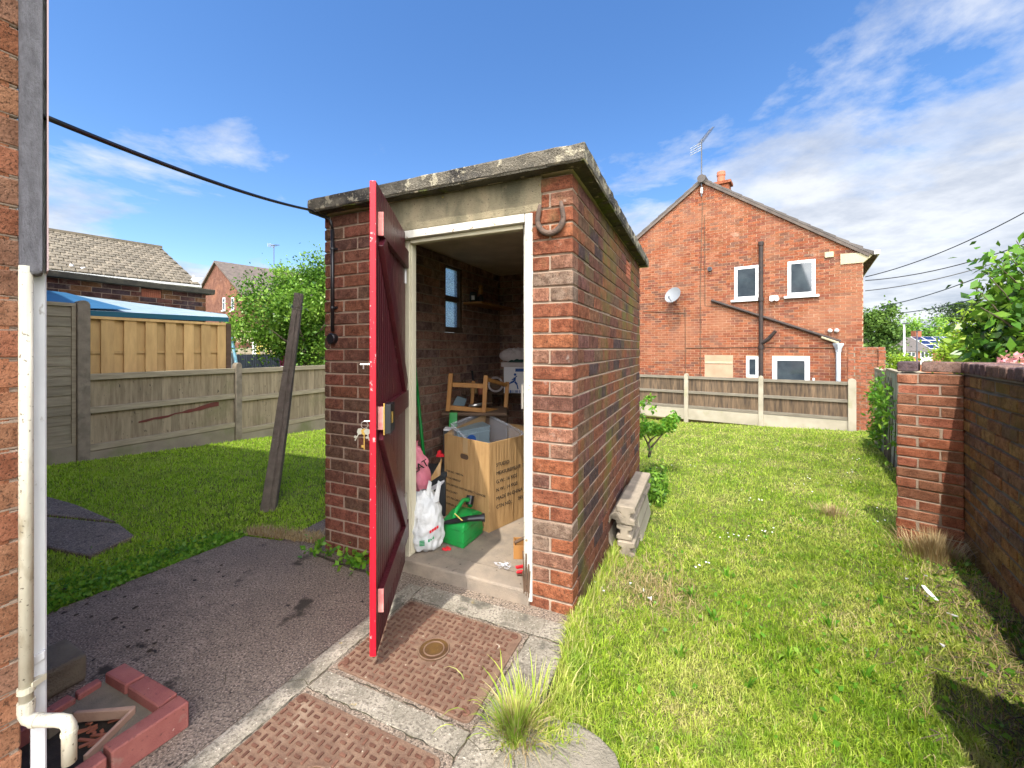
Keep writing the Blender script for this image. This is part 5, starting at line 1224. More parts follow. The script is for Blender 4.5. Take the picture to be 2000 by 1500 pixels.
g = MB(); g.tube([V((c.x, c.y, base)), V((c.x, c.y, z_-.2))], .052, 12); g.build('downpipe', 'greypipe', nh)
a_, z_ = gpos(1589, 738); g = MB(); g.tube([at(a_, base, .06), at(a_, z_, .06)], .03, 10); g.build('overflow_pipe', 'upvc', nh)
# thin cables on the wall
g = MB()
for pts in ([(1372, 395), (1368, 560), (1368, 740)], [(1376, 420), (1377, 597), (1430, 601), (1440, 601)], [(1338, 600), (1339, 740)], [(1256, 608), (1340, 612)], [(1340, 680), (1480, 678), (1630, 680)]):
    g.tube([gp(x, y, .012) for x, y in pts], .009, 5)
g.build('wall_cable', 'fence_b', nh)
# dish
dc = gp(1321, 580, .30); t = thing('satellite_dish', 'grey oval satellite dish on the orange brick gable', 'satellite dish', dc)
dn_ = (nB*.75+G1*-.25+Zc*.35).normalized()
g = MB(); prf = [(.001, .0), (.1, .01), (.19, .035), (.262, .075), (.268, .078), (.262, .068), (.19, .025), (.1, -.002), (.001, -.01)]
g.lathe(dc, prf, 28, dn_); ds = g.build('reflector', 'dish', t, sm=True)
g = MB(); g.tube([dc-dn_*.01, gp(1321, 590, 0)], .02, 8); g.tube([dc-Zc*.24+dn_*.07, dc-Zc*.2+dn_*.32], .012, 6); g.tube([dc-Zc*.2+dn_*.30, dc-Zc*.15+dn_*.30], .028, 8); g.build('arm', 'aerial', t)
bb0 = gp(1371, 385, .06); zt0 = P(1371, 272, bb0.y).z
t = aerial('', 'tv aerial on a tall mast at the gable peak of the orange house', bb0, zt0-bb0.z, 1.15, V((.75, .35, 0)), .85, sc=1.0, n=14)
g = MB(); q = V((bb0.x, bb0.y, 0)); z1 = P(1371, 365, bb0.y).z; g.box(V((bb0.x-.03, bb0.y-.02, z1-.02)), V((.06, 0, 0)), V((0, .03, 0)), Zc*.0+V((0, 0, -.18))); g.build('bracket', 'upvc', t)

# brick garden wall by the end of the fence
gw = thing('brick_boundary_wall', 'tall red brick boundary wall with piers between the fence end and far houses', 'wall', FB(1690))
K2 = KB*1.015
def WB(x): z = K2/(x+121); return V(((x-1000)/FPX*z, z, 0))
zt = P(1690, 678, 9.6).z
a = WB(1656); b = WB(1729); g = MB(); bricks(g, a, G1, nB, (b-a).length, zt+.95, z0=-.95, mi=(0, 1), jit=.004)
g.build('wall', ['brick_pil', 'mortar_d'], gw)
for x0, x1 in ((1656, 1670), (1715, 1729)):
    g = MB(); p0, p1 = WB(x0)+nB*.075, WB(x1)+nB*.075; bricks(g, p0, G1, nB, (p1-p0).length, zt+.95, z0=-.95, depth=.07, jit=.004, back=False); g.build('pier', ['brick_pil', 'mortar_d'], gw)

# ================================================================== RIGHT GARDEN WALL
dW = V((.588, .809, 0)).normalized(); nW = V((-dW.y, dW.x, 0))        # nW points to the lawn
PB = V((3.04, 2.79, 0))                                              # inside corner of pillar and wall
rw = thing('garden_wall', 'brick garden wall with blue coping and end pillar along the right side', 'wall', PB)
zw0 = -.35; zcap = CAMH-.088; zbr = zcap-.075
s0 = PB-dW*3.6
g = MB(); bricks(g, s0, dW, nW, 3.68, zbr-zw0, z0=zw0, start=1, depth=.215, jit=.003); g.jitter(.0015); g.build('wall', ['brick_wall', 'mortar_d'], rw, bevel=.006)
eL = V((-.905, .425, 0))                                            # pillar face runs leftwards along this
eL = (P(1790, 700, 2.96)-P(1884, 700, 2.79)); eL.z = 0; eL.normalize()
def pillar(c, Lp_, name='pier'):
    nP = V((-eL.y, eL.x, 0)); nP = nP if nP.y < 0 else -nP
    g = MB(); bricks(g, c+eL*0, eL, nP, Lp_, zbr-zw0, z0=zw0, depth=.215, jit=.003, bl=.225, start=0); g.jitter(.0018)
    ob = g.build('pier', ['brick_pil', 'mortar'], rw, bevel=.005)
    g = MB(); x = -.22
    while x < Lp_-.02:
        w_ = min(.215, Lp_+.004-x); g.box(c+eL*(x+.004)+nP*.006+Zc*(zbr+.002), eL*(w_-.01), -nP*.225, Zc*(.070)); x += .218
    g.jitter(.002); g.build('coping', 'brick_blue', rw, bevel=.008, segs=2)
pillar(PB, .335); 
pillar(PB-dW*2.66, .36)
g = MB(); x = .0
while x < 3.6: g.box(s0+dW*(x+.004)+nW*.012+Zc*(zbr+.002), dW*.097, -nW*.235, Zc*R.uniform(.066, .072)); x += .108
g.jitter(.003); g.build('coping', 'brick_blue', rw, bevel=.010, segs=2)
g = MB(); g.box(s0+nW*.006+Zc*(zbr-.006), dW*3.6, -nW*.226, Zc*.010); g.jitter(.001); g.build('coping_bed', 'mortar_d', rw)

# concrete-slatted fence beyond the pillar
sf = thing('slatted_fence', 'grey vertical slatted fence with climbers behind the brick pillar', 'fence', V((4.7, 4.9, 0)))
a = P(1776, 731, 4.86); a = V((a.x, a.y, 0)); dS = V((.60, .80, 0)).normalized(); nS = V((-dS.y, dS.x, 0))
st0 = a-dS*1.75
for k in range(3):
    q = st0+dS*(1.86*k); zt = CAMH-.27-.055*k; zb0 = gzat(q)+.10-.06*k
    if k: post(sf, q+dS*.0, zt-gzat(q)+.09, w=.10, along=dS, nrm=nS)
    g = MB(); n = 16
    for i in range(n): p = q+dS*(.06+i*1.74/n); g.box(V((p.x, p.y, zb0))+nS*.03, dS*.075, -nS*.03, Zc*(zt-zb0)); 
    g.box(V(((q+dS*.06).x, (q+dS*.06).y, zb0)), dS*1.74, -nS*.012, Zc*(zt-zb0)); g.jitter(.002); g.build('slats', 'slat_g', sf)
    g = MB(); p = q+dS*.06; g.box(V((p.x, p.y, zt))+nS*.035, dS*1.74, -nS*.07, Zc*.03); g.build('rail', 'rail', sf)
    g = MB(); g.box(V((p.x, p.y, zb0-.35))+nS*.03, dS*1.74, -nS*.05, Zc*.345); g.build('gravel_board', 'gravelb', sf)

# ================================================================== FAR STREET
fg = lambda x, Z: V(((x-1000)/FPX*Z, Z, ground_z((x-1000)/FPX*Z, Z)))
def terrace(name, label, x0, x1, Z, yr, ye, dpt=7, roofm='tile_g', solar=False, wins_=()):
    a, b = P(x0, ye, Z), P(x1, ye, Z); gz_ = fg((x0+x1)/2, Z).z-.3; t = thing(name, label, 'house', V(((a.x+b.x)/2, Z, gz_)))
    g = MB(); g.box(V((a.x, Z, gz_)), V((b.x-a.x, 0, 0)), V((0, dpt, 0)), Zc*(a.z-gz_)); g.build('wall', 'brick_pil', t)
    rz = P(x0, yr, Z+3.5).z
    g = MB(); e = .3
    g.prism([V((a.x-e, Z-e, a.z)), V((a.x-e, Z+dpt/2, rz)), V((a.x-e, Z+dpt+e, a.z))], V((b.x-a.x+2*e, 0, 0)), r=.5); ro = g.build('roof', roofm, t)
    sl = (rz-a.z)/(dpt/2+e)
    if solar:
        for j in range(3):
            for i in range(7 if j else 4):
                xx = a.x+(b.x-a.x)*.54+i*1.75; y_ = Z-e+.5+j*1.15; z_ = a.z+(y_-Z+e)*sl+.06
                g = MB(); g.hexa([V((xx, y_, z_)), V((xx+1.6, y_, z_)), V((xx+1.6, y_+1.05, z_+1.05*sl)), V((xx, y_+1.05, z_+1.05*sl)), V((xx, y_, z_+.05)), V((xx+1.6, y_, z_+.05)), V((xx+1.6, y_+1.05, z_+1.05*sl+.05)), V((xx, y_+1.05, z_+1.05*sl+.05))]); pn = g.build('solar_panel', 'upvc', t)
                g = MB(); g.hexa([p+V((0, 0, .06)) for p in [V((xx+.08, y_+.06, z_+.06*sl)), V((xx+1.52, y_+.06, z_+.06*sl)), V((xx+1.52, y_+.98, z_+.98*sl)), V((xx+.08, y_+.98, z_+.98*sl))]]+[p+V((0, 0, .075)) for p in [V((xx+.08, y_+.06, z_+.06*sl)), V((xx+1.52, y_+.06, z_+.06*sl)), V((xx+1.52, y_+.98, z_+.98*sl)), V((xx+.08, y_+.98, z_+.98*sl))]]); g.build('cells', 'solar', pn)
    for (wx0, wx1, wy0, wy1, kind) in wins_:
        p, q = P(wx0, wy0, Z-.06), P(wx1, wy1, Z-.06); g = MB(); g.box(V((p.x, p.y, q.z)), V((q.x-p.x, 0, 0)), V((0, .1, 0)), Zc*(p.z-q.z)); wn = g.build('porch' if kind == 'p' else 'window', 'upvc', t)
        if kind != 'p':
            n = 3; w_ = (q.x-p.x)/n; g = MB()
            for i in range(n): g.box(V((p.x+w_*i+.1, p.y-.03, q.z+.12+(0 if kind == 'w' else (p.z-q.z)*.5))), V((w_-.2, 0, 0)), V((0, .02, 0)), Zc*((p.z-q.z)*(1 if kind == 'w' else .5)-.24))
            g.build('pane', 'glass', wn)
    for xx in ((x0*.6+x1*.4), (x0*.15+x1*.85)):
        q = P(xx, yr, Z+3.5); g = MB(); g.box(q+V((-.5, 0, -.8)), V((1, 0, 0)), V((0, .8, 0)), Zc*1.9); g.build('chimney', 'brick_pil', ro)
    return t
terrace('terraced_house', 'distant brick terrace with solar panels on its grey roof', 1720, 1905, 66, 659, 686, solar=True, wins_=[(1729, 1752, 686, 708, 'd'), (1764, 1788, 687, 697, 'w'), (1798, 1821, 686, 712, 'd')])
terrace('far_house', 'low distant house roof just right of the orange gable', 1660, 1712, 80, 672, 676, wins_=[])
g = MB(); a = P(1708, 688, 60); 
# parked car in the far street
cp = fg(1738, 56); cp.z = P(1738, 722, 56).z
car = thing('parked_car', 'silver car parked in front of the distant terrace', 'car', cp)
g = MB(); pr = [(-2, .25), (-2, .7), (-1.75, .85), (-.9, .95), (-.35, 1.4), (.9, 1.42), (1.5, .98), (2, .85), (2.05, .3)]
g.prism([cp+V((x, 0, z)) for x, z in pr], V((0, 1.7, 0))); g.build('body', 'dish', car, bevel=.05)
g = MB(); g.prism([cp+V((x, -.02, z)) for x, z in [(-.75, .96), (-.32, 1.33), (.85, 1.35), (1.3, .98)]], V((0, .02, 0))); g.build('window', 'glass', car)
for x_ in (-1.3, 1.3): g = MB(); g.lathe(cp+V((x_, -.03, .32)), [(.32, 0), (.32, .2), (.001, .2)], 16, V((0, 1, 0))); g.build('wheel', 'black', car)
# street lamps / poles
for x_, yt, Z_, r_, lb in ((1766, 633, 44, .10, 'pale grey lamp column in front of the distant terrace'), (1791, 647, 52, .08, 'thin dark lamp post beside the solar panelled roof')):
    b_ = fg(x_, Z_); tz_ = P(x_, yt, Z_).z; t = thing('street_lamp', lb, 'street lamp', b_)
    g = MB(); g.tube([b_, V((b_.x, b_.y, tz_))], [r_*1.3, r_*.8], 8); g.build('column', 'upvc' if x_ < 1780 else 'aerial', t)
    g = MB(); g.box(V((b_.x-.1, b_.y-.5, tz_)), V((.22, 0, 0)), V((0, .6, 0)), Zc*.12); g.build('lamp_head', 'aerial', t)
# wires
for i, (x0, y0, x1, y1, z0_, z1_) in enumerate(((1690, 541, 2100, 358, 12, 9), (1690, 548, 2100, 438, 13, 10), (1690, 568, 2100, 455, 14, 12), (1722, 598, 2100, 456, 40, 24), (1732, 613, 2100, 520, 60, 34))):
    a, b = P(x0, y0, z0_), P(x1, y1, z1_); g = MB(); g.tube([a.lerp(b, k/16)-Zc*((.10+.012*z0_)*4*(k/16)*(1-k/16)) for k in range(17)], .0009*z0_+.002, 5)
    lb = ['highest wire rising right from the orange house corner', 'second wire below the highest from the orange house', 'third wire down crossing the right hand sky', 'fourth wire starting right of the orange house over the dark tree', 'lowest wire running to the distant treetops'][i]
    tag(g.build('overhead_wire', 'black'), lb, 'wire', 'overhead wires right of the orange house')

# trees far right
def ftree(name, label, x, ytop, Z, wd, m, lf=.5, ncl=26, nl=110, flat=1.0, cz=.55, asp=.7, trunk=True):
    b_ = fg(x, Z); top = P(x, ytop, Z).z; h = top-b_.z; t = thing(name, label, 'tree', b_, 'trees beyond the far houses')
    pt, rr = crown((b_.x, Z, b_.z+h*cz), (wd/2, wd/2, h*(1-cz)*.92), ncl, nl, wd*.09, flat, .35)
    leaves('crown', pt, lf, m, t, asp, .2, rr)
    g = MB(); g.tube([b_, b_+Zc*h*.5, b_+Zc*h*.8], [wd*.05, wd*.035, wd*.01], 7)
    for i in range(6): a = i*1.1; s_ = b_+Zc*h*(.35+.07*i); g.tube([s_, s_+V((math.cos(a)*wd*.3, math.sin(a)*wd*.3, h*.16))], [wd*.02, wd*.006], 5)
    g.build('trunk', 'bark', t)
ftree('tree', 'tall dark tree right beside the orange house corner', 1704, 572, 55, 5.2, 'leaf_far', .38, 50, 190, cz=.52)
ftree('tree', 'dull green rounded tree between tall dark tree and street lamp', 1742, 628, 82, 7, 'leaf_far', .5, 30, 110)
ftree('tree', 'bright green domed tree just right of the pale lamp column', 1798, 624, 84, 10, 'leaf_tree', .5, 50, 140)
ftree('tree', 'mid green tree right of the domed tree', 1850, 638, 88, 9, 'leaf_tree', .5, 40, 120)
ftree('tree', 'low leafy tree filling the gap above the far roofs', 1770, 652, 95, 9, 'leaf_tree', .5, 40, 110)
ftree('tree', 'round tree at the back above the camellia', 1905, 632, 80, 9, 'leaf_tree', .5, 40, 120)
ftree('tree', 'dark tree behind the camellia at the right edge', 1975, 640, 70, 9, 'leaf_far', .5, 40, 120)
# cedar
b_ = fg(1893, 90); t = thing('cedar_tree', 'flat topped dark cedar on the skyline above the camellia', 'tree', b_)
pp = []; rr = []
for (x_, y_, w_) in ((1893, 596, 6), (1880, 604, 7.5), (1905, 612, 8), (1862, 622, 4.5), (1925, 606, 5), (1890, 622, 7)):
    c = P(x_, y_, 90); k = 700; pp.append(np.array(c)+NR.normal(size=(k, 3))*np.array((w_*.36, w_*.3, .35))); rr.append(np.full(k, NR.rand()))
leaves('crown', np.concatenate(pp), .55, 'leaf_conifer', t, .5, 0, np.concatenate(rr))
g = MB(); tp = P(1893, 600, 90); g.tube([b_, tp], [.45, .15], 7); g.tube([P(1893, 640, 90), P(1865, 622, 90)], [.2, .1], 6); g.tube([P(1893, 630, 90), P(1915, 612, 90)], [.2, .1], 6); g.build('trunk', 'bark', t)
# a belt of woodland along the horizon
pp = []; rr = []
for x_ in range(-60, 200, 4):
    Zt = 130+R.uniform(-15, 15); c = V((x_+R.uniform(-1.5, 1.5), Zt, ground_z(x_, Zt)+3.2)); k = 260
    pp.append(np.array(c)+NR.normal(size=(k, 3))*np.array((2.4, 2, 1.9))*R.uniform(.8, 1.25)); rr.append(np.full(k, NR.rand()))
tag(leaves('woodland', np.concatenate(pp), .9, 'leaf_far', None, .8, .2, np.concatenate(rr)), 'far belt of trees on the horizon', 'woodland', kind='stuff')

# ---------------------------------------------------------------- camellia over the right wall
cam_b = P(2010, 690, 4.6); cb = GZ(cam_b.x, cam_b.y); t = thing('camellia_bush', 'glossy leaved camellia leaning over the right wall', 'bush', cb)
P1, r1 = crown(P(2035, 640, 4.4), (.62, .6, .42), 34, 42, .11, 1, .3); P2, r2 = crown(P(2060, 560, 4.4), (.6, .6, .55), 26, 42, .12, 1, .3); P3, r3 = crown(P(1965, 690, 4.5), (.36, .5, .16), 12, 36, .08)
tw = []; g = MB()
for (x0, y0, x1, y1) in ((1975, 640, 1905, 562), (1990, 610, 1932, 540), (2010, 580, 1950, 520), (2020, 560, 1970, 500), (2020, 540, 1985, 470), (1990, 650, 1915, 600)):
    a, b = P(x0, y0, 4.3), P(x1, y1, 4.2); g.tube([a, a.lerp(b, .5)+Zc*.02, b], [.009, .006, .003], 6)
    for k in range(13): q = a.lerp(b, .12+k/13*.9); tw.append((q.x+R.uniform(-.04, .04), q.y+R.uniform(-.04, .04), q.z+R.uniform(-.035, .035)))
for k in range(8): a = P(2000+10*k, 705, 4.5); g.tube([V((cb.x+R.uniform(-.1, .1), cb.y, cb.z)), a, P(1980+15*k, 600-10*k, 4.4)], [.03, .018, .006], 6)
g.build('branches', 'bark', t, sm=True)
tw = np.array(tw)
leaves('foliage', np.concatenate([P1, P2, P3, tw]), .105, 'leaf_camellia', t, .52, .1, np.concatenate([r1, r2, r3, np.full(len(tw), .5)]))
fp = np.array([tuple(P(R.uniform(1950, 2040), R.gauss(705, 6), 4.0+R.uniform(-.1, .2))) for _ in range(170)])
cbx = V((fp[:, 0].mean(), fp[:, 1].mean(), ground_z(fp[:, 0].mean(), 4))); t = thing('flowering_shrub', 'pale pink flowering shrub just above the right wall coping', 'shrub', cbx)
leaves('flowers', fp, .04, 'flower', t, .8); g = MB()
for k in range(10): g.tube([cbx, V(tuple(fp[k*9]))], [.008, .003], 5)
g.build('stems', 'bark', t)
hb = P(1880, 700, 7.2); cb = GZ(hb.x, hb.y); t = thing('privet_bush', 'bright yellow green bush behind the brick pillar', 'bush', cb)
P1, r1 = crown(P(1935, 668, 7.4), (.60, .6, .40), 34, 110, .12, 1, .3); P2, r2 = crown(P(1882, 692, 7.2), (.25, .4, .22), 12, 80, .08, 1, .3); P3, r3 = crown(P(1950, 725, 7.2), (.6, .5, .45), 30, 110, .12)
leaves('foliage', np.concatenate([P1, P2, P3]), .075, 'leaf_lime', t, .5, .1, np.concatenate([r1, r2, r3])); g = MB()
for k in range(8): g.tube([cb, P(1860+12*k, 690-4*k, 7.2)], [.03, .01], 6)
g.build('stems', 'bark', t)
q = P(1750, 722, 9.5); cb = GZ(q.x, q.y); t = thing('yellow_shrub', 'small yellow green shrub seen over the slatted fence', 'shrub', cb)
P1, r1 = crown(P(1752, 718, 9.5), (.3, .3, .22), 14, 90, .07, 1, .2); P2, r2 = crown(P(1764, 706, 9.4), (.14, .14, .18), 6, 60, .05, 1, .2); leaves('foliage', np.concatenate([P1, P2]), .06, 'leaf_lime', t, .5, .1)
g = MB(); g.tube([cb, P(1752, 715, 9.5)], [.02, .01], 6); g.build('stems', 'bark', t)
# climber on slatted fence
vb = a0v = st0+dS*3.2; cb = GZ(vb.x, vb.y); t = thing('climbing_plant', 'leafy climber trailing over the slatted fence', 'climber', cb)
vp = []; g = MB()
for (s_a, zc, sr, n_) in ((3.6, .55, .40, 170), (3.3, .30, .3, 120), (2.9, .62, .22, 45), (2.5, .45, .18, 40), (4.4, .45, .6, 260), (3.8, -.05, .25, 110), (4.5, -.1, .5, 200), (2.2, .05, .12, 35)):
    c = st0+dS*s_a+nS*.10
    for _ in range(n_): q = c+dS*R.gauss(0, sr*.5)+nS*R.gauss(0, .05)+Zc*(zc+R.gauss(0, .15)); vp.append(tuple(q))
for k in range(12): c = st0+dS*R.uniform(2, 4.6)+nS*.05; g.tube([V((c.x, c.y, gzat(c))), c+Zc*.3+dS*R.uniform(-.3, .3), c+Zc*.85+dS*R.uniform(-.4, .4)], [.008, .006, .003], 5)
g.build('stems', 'bark', t); leaves('foliage', np.array(vp), .075, 'leaf_weed', t, .45, .1)

# shrub and nettles behind the shed
sb = PZ(1268, 893, -.10); cb = GZ(sb.x, sb.y); t = thing('small_shrub', 'small crooked shrub with bright leaves beside the shed rear corner', 'shrub', cb)
YS = sb.y; g = MB()
def br(pts, r0, r1): 
    n = len(pts); g.tube([P(x, y, YS+dy) for x, y, dy in pts], [r0+(r1-r0)*i/(n-1) for i in range(n)], 7)
br([(1268, 893, 0), (1270, 876, 0), (1266, 868, 0)], .020, .016); br([(1266, 868, 0), (1272, 858, .1), (1280, 852, .1), (1298, 845, .2)], .013, .006); br([(1270, 876, 0), (1282, 862, 0), (1294, 848, 0), (1312, 836, .1)], .013, .005); br([(1266, 868, 0), (1258, 852, -.1), (1246, 840, -.1)], .011, .005); br([(1270, 860, 0), (1262, 845, 0), (1250, 800, 0), (1262, 785, 0)], .008, .003)
g.build('stems', 'bark', t, sm=True)
pp = []; 
for (x, y, rx, ry, n_) in ((1262, 836, 22, 10, 420), (1288, 838, 22, 8, 380), (1308, 826, 14, 10, 330), (1316, 815, 7, 8, 110), (1246, 846, 10, 10, 160), (1268, 778, 8, 4, 50), (1254, 790, 5, 8, 45), (1275, 798, 4, 5, 22), (1256, 812, 3, 6, 20)):
    for _ in range(n_): pp.append(tuple(P(x+R.gauss(0, rx*.5), y+R.gauss(0, ry*.5), YS+R.gauss(0, .12))))
leaves('foliage', np.array(pp), .05, 'leaf_weed', t, .55, .1)
nb_ = PZ(1262, 945, -.08); t = thing('nettle_clump', 'dark green nettles against the shed rear corner', 'weeds', GZ(nb_.x, nb_.y))
pp = []
for _ in range(900):
    c = S(-.04+R.uniform(-.2, .0), 2.2+R.uniform(-.2, .5)); pp.append((c.x, c.y, ground_z(c.x, c.y)+abs(R.gauss(0, .13))+.01))
leaves('foliage', np.array(pp), .042, 'leaf_tree', t, .5, .1)
g = MB()
for _ in range(14): c = S(-.06+R.uniform(-.25, .0), 2.15+R.uniform(-.2, .5)); q = GZ(c.x, c.y); g.tube([q, q+V((R.uniform(-.03, .05), 0, .24))], [.004, .002], 5)
g.build('stems', 'leaf_weed', t)
# weeds by the left pier
wb0 = S(1.35, -.10); t = thing('pavement_weeds', 'yellow green weeds growing at the foot of the left brick pier', 'weeds', wb0)
pp = []
for (a_, n_) in ((1.60, 40), (1.48, 26), (1.30, 60), (1.22, 40), (1.08, 60), (1.04, 40)):
    for _ in range(n_): c = S(a_+R.gauss(0, .035), -.05-abs(R.gauss(0, .04))); pp.append((c.x, c.y, .01+abs(R.gauss(0, .035))))
leaves('foliage', np.array(pp), .035, 'leaf_weed', t, .75, -.4)
g = MB(); g.tube([S(1.56, -.085, .006), S(1.4, -.10, .008), S(1.25, -.11, .006), S(1.0, -.10, .008)], .006, 6); g.build('root', 'soil', t)

# stacked concrete posts beside the shed
def ipost(name, label, a, d, L, w, h, grp='concrete posts stacked beside the shed'):
    side = V((d.y, -d.x, 0)); t = V((a.x, a.y, a.z)); prof = [(-.5, 0), (.5, 0), (.5, .3), (.26, .36), (.26, .62), (.5, .68), (.5, 1), (-.5, 1), (-.5, .68), (-.26, .62), (-.26, .36), (-.5, .3)]
    g = MB(); g.prism([t+side*x*w+Zc*z*h for x, z in prof], d*L); return tag(g.build(name, 'post_c', bevel=.006), label, 'concrete post', grp)
pe = PZ(1228, 1080, -.09); ex = S(-.135, 1.0, 0); gz0 = ground_z(ex.x, ex.y)-.01
a0p = V((PZ(1222, 1082, -.07).x, PZ(1222, 1082, -.07).y, gz0))
ipost('concrete_post', 'lowest pale concrete post lying on the grass beside the shed', a0p, D2, .80, .11, .105)
ipost('concrete_post', 'middle concrete post of the stack beside the shed', a0p+V((-.005, .02, .108)), D2, .78, .10, .10)
ipost('concrete_post', 'topmost grooved concrete post of the stack beside the shed', a0p+V((.0, .01, .21)), (D2+V((.01, 0, 0))).normalized(), .84, .12, .12)
g = MB(); c0 = a0p+V((.13, .25, 0)); g.box(c0, D2*.55, V((.05, -.02, 0)), V((-.03, 0, .17))); tag(g.build('concrete_plank', 'gravelb_l', bevel=.005), 'pale concrete plank leaning on the outer side of the post stack', 'concrete plank')
g = MB(); pts = []
c0 = a0p+V((-.085, .03, .02)); prof = []
for k in range(9): an = math.radians(-60+k*26); prof.append((-.055*math.cos(an)*1.0, .15+.12*math.sin(an)))
inn = [(x+.018, z) for x, z in reversed(prof)]
side = V((D2.y, -D2.x, 0)); g.prism([c0+side*(x+.02)+Zc*z for x, z in prof+inn], D2*.62); tag(g.build('curved_slab', 'post_c', bevel=.003), 'curved grey cement sheet leaning between the wall and the post stack', 'cement sheet')

# ================================================================== GRASS
def inpoly(x, y, poly):
    c = np.zeros(len(x), bool); n = len(poly)
    for i in range(n):
        x0, y0 = poly[i]; x1, y1 = poly[(i+1) % n]
        c ^= ((y0 > y) != (y1 > y)) & (x < (x1-x0)*(y-y0)/((y1-y0) if abs(y1-y0) > 1e-9 else 1e-9)+x0)
    return c
EXC = [PAD, [(p.x, p.y) for p in STONE], [tuple(S(a, b).xy) for a, b in ((-.005, -.01), (W+.01, -.01), (W+.01, DP+.01), (-.005, DP+.01))]]+SLABS_W
def gz_np(x, y):
    k = np.clip((x+1)/3, 0, 1); k = k*k*(3-2*k); yy = np.minimum(y, 12)
    return -.03-(1-k)*.07*np.maximum(0, yy-4.1)-k*(.078*np.maximum(0, yy-1.9)+.02)
LFl = [tuple((FLt(t_)).xy) for t_ in (-4, 12)]
def scatter(n, x0, x1, y0, y1, pw):
    u = NR.rand(n); e = 1-pw; y = (y0**e+(y1**e-y0**e)*u)**(1/e); x = (x0+(x1-x0)*NR.rand(n))
    x = x*y                             # spread sideways with distance: the law of density only
    return x, y
def lawn(n, x0, x1, y0, y1, pw, kind):
    x, y = scatter(n, x0, x1, y0, y1, pw); ok = np.ones(n, bool)
    for p in EXC: ok &= ~inpoly(x, y, p)
    o_ = np.array(ORG)[:2]; nn_ = np.array(NRM)[:2]; ok &= ((x-o_[0])*nn_[0]+(y-o_[1])*nn_[1]) > .06
    qb = np.array(q0)[:2]; g2 = np.array(G2)[:2]; ok &= ((x-qb[0])*g2[0]+(y-qb[1])*g2[1]) < -.03
    qs = np.array(PB)[:2]; w2 = np.array(nW)[:2]; ok &= (((x-qs[0])*w2[0]+(y-qs[1])*w2[1]) > .005) | (y > 3.0)
    qs = np.array(st0)[:2]; w2 = np.array(nS)[:2]; ok &= (((x-qs[0])*w2[0]+(y-qs[1])*w2[1]) > .03) | (y < 3.0)
    side = ((x-O2.x)*D2.y-(y-O2.y)*D2.x)          # >0 : right of the shed side line
    bb = (x-O2.x)*D2.x+(y-O2.y)*D2.y
    ok &= ((side > -.02) | ((side > -1.6) & (bb > DP+.02))) if kind == 'r' else (side < -1.55)
    # bare patches
    for (bx, by, br_, keep) in ((.75, 2.25, .22, .22), (2.95, 2.5, .28, .3), (1.95, 1.45, .42, .35), (2.35, 1.95, .38, .35), (1.75, 1.1, .3, .35), (2.2, 2.5, .2, .5), (1.05, 3.1, .3, .6), (.95, 3.5, .25, .5), (1.25, 1.2, .12, .5), (3.3, 3.4, .3, .6)):
        d = np.hypot(x-bx, y-by); ok &= ~((d < br_*(1+.3*np.sin(7*np.arctan2(y-by, x-bx)))) & (NR.rand(n) > keep))
    return x[ok], y[ok]
def blades(name, x, y, hmin, hmax, w, m, lean=.7, rr=None, hz=None, z=None):
    n = len(x); d = np.maximum(1, np.hypot(x, y)/2.2); h = (hmin+(hmax-hmin)*NR.rand(n)**1.5)*(d**.25)
    if hz is not None: h = h*hz
    ww = w*(.6+.8*NR.rand(n))*(d**.75); a = NR.rand(n)*6.283; l = lean*NR.rand(n)*1.3; b = NR.rand(n)*6.283
    z = gz_np(x, y)-.006 if z is None else z
    base = np.stack([x, y, z], 1); s = np.stack([np.cos(a), np.sin(a), np.zeros(n)], 1)*ww[:, None]*.5; dr = np.stack([np.cos(b), np.sin(b), np.zeros(n)], 1)
    up = np.array((0, 0, 1.0))
    mid = base+dr*(h*l*.35)[:, None]+up*(h*.6*np.cos(l*.5))[:, None]; tip = base+dr*(h*l)[:, None]+up*(h*np.cos(l*.85).clip(.15))[:, None]
    v = np.stack([base-s, base+s, mid+s*.8, mid-s*.8, tip], 1).reshape(-1, 3)
    i = np.arange(n)*5
    tri = np.concatenate([np.stack([i, i+1, i+2], 1), np.stack([i, i+2, i+3], 1), np.stack([i+3, i+2, i+4], 1)])
    r = NR.rand(n) if rr is None else rr; r3 = np.tile(r, 3)
    return npmesh(name, v, tri, r3, m)
x, y = lawn(450000, -.08, 1.35, .75, 12.6, 1.15, 'r')
# clumpier colour : yellow-dry drifts decided by a cheap sum of sines
def drift(x, y): return .5+.25*np.sin(5.1*x+2.2*y+1)+.2*np.sin(-3.3*x+6.7*y)+.18*np.sin(11*x-9*y+2)+.12*np.sin(23*x+17*y)
dr_ = drift(x, y); dr_ = dr_+.22*np.sin(41*x-29*y)*np.sin(37*y+19*x+1); rr = np.clip(.08+.55*dr_+NR.normal(size=len(x))*.25, 0, 1)
tag(blades('lawn_grass', x, y, .009, .030, .0032, 'grassblade', 1.05, rr, hz=.5+.8*NR.rand(len(x))**2+.35*(1-dr_)+1.1*(np.sin(17*x+5*np.sin(9*y))*np.sin(15*y+4*np.sin(11*x)) > .72)), 'sunlit mown lawn right of the shed', 'grass', kind='stuff')
x, y = lawn(230000, -1.25, -.02, 1.2, 9.5, 1.1, 'l')
tag(blades('lawn_grass', x, y, .016, .036, .0034, 'grassleft', .9), 'shaded mown lawn left of the shed', 'grass', kind='stuff')
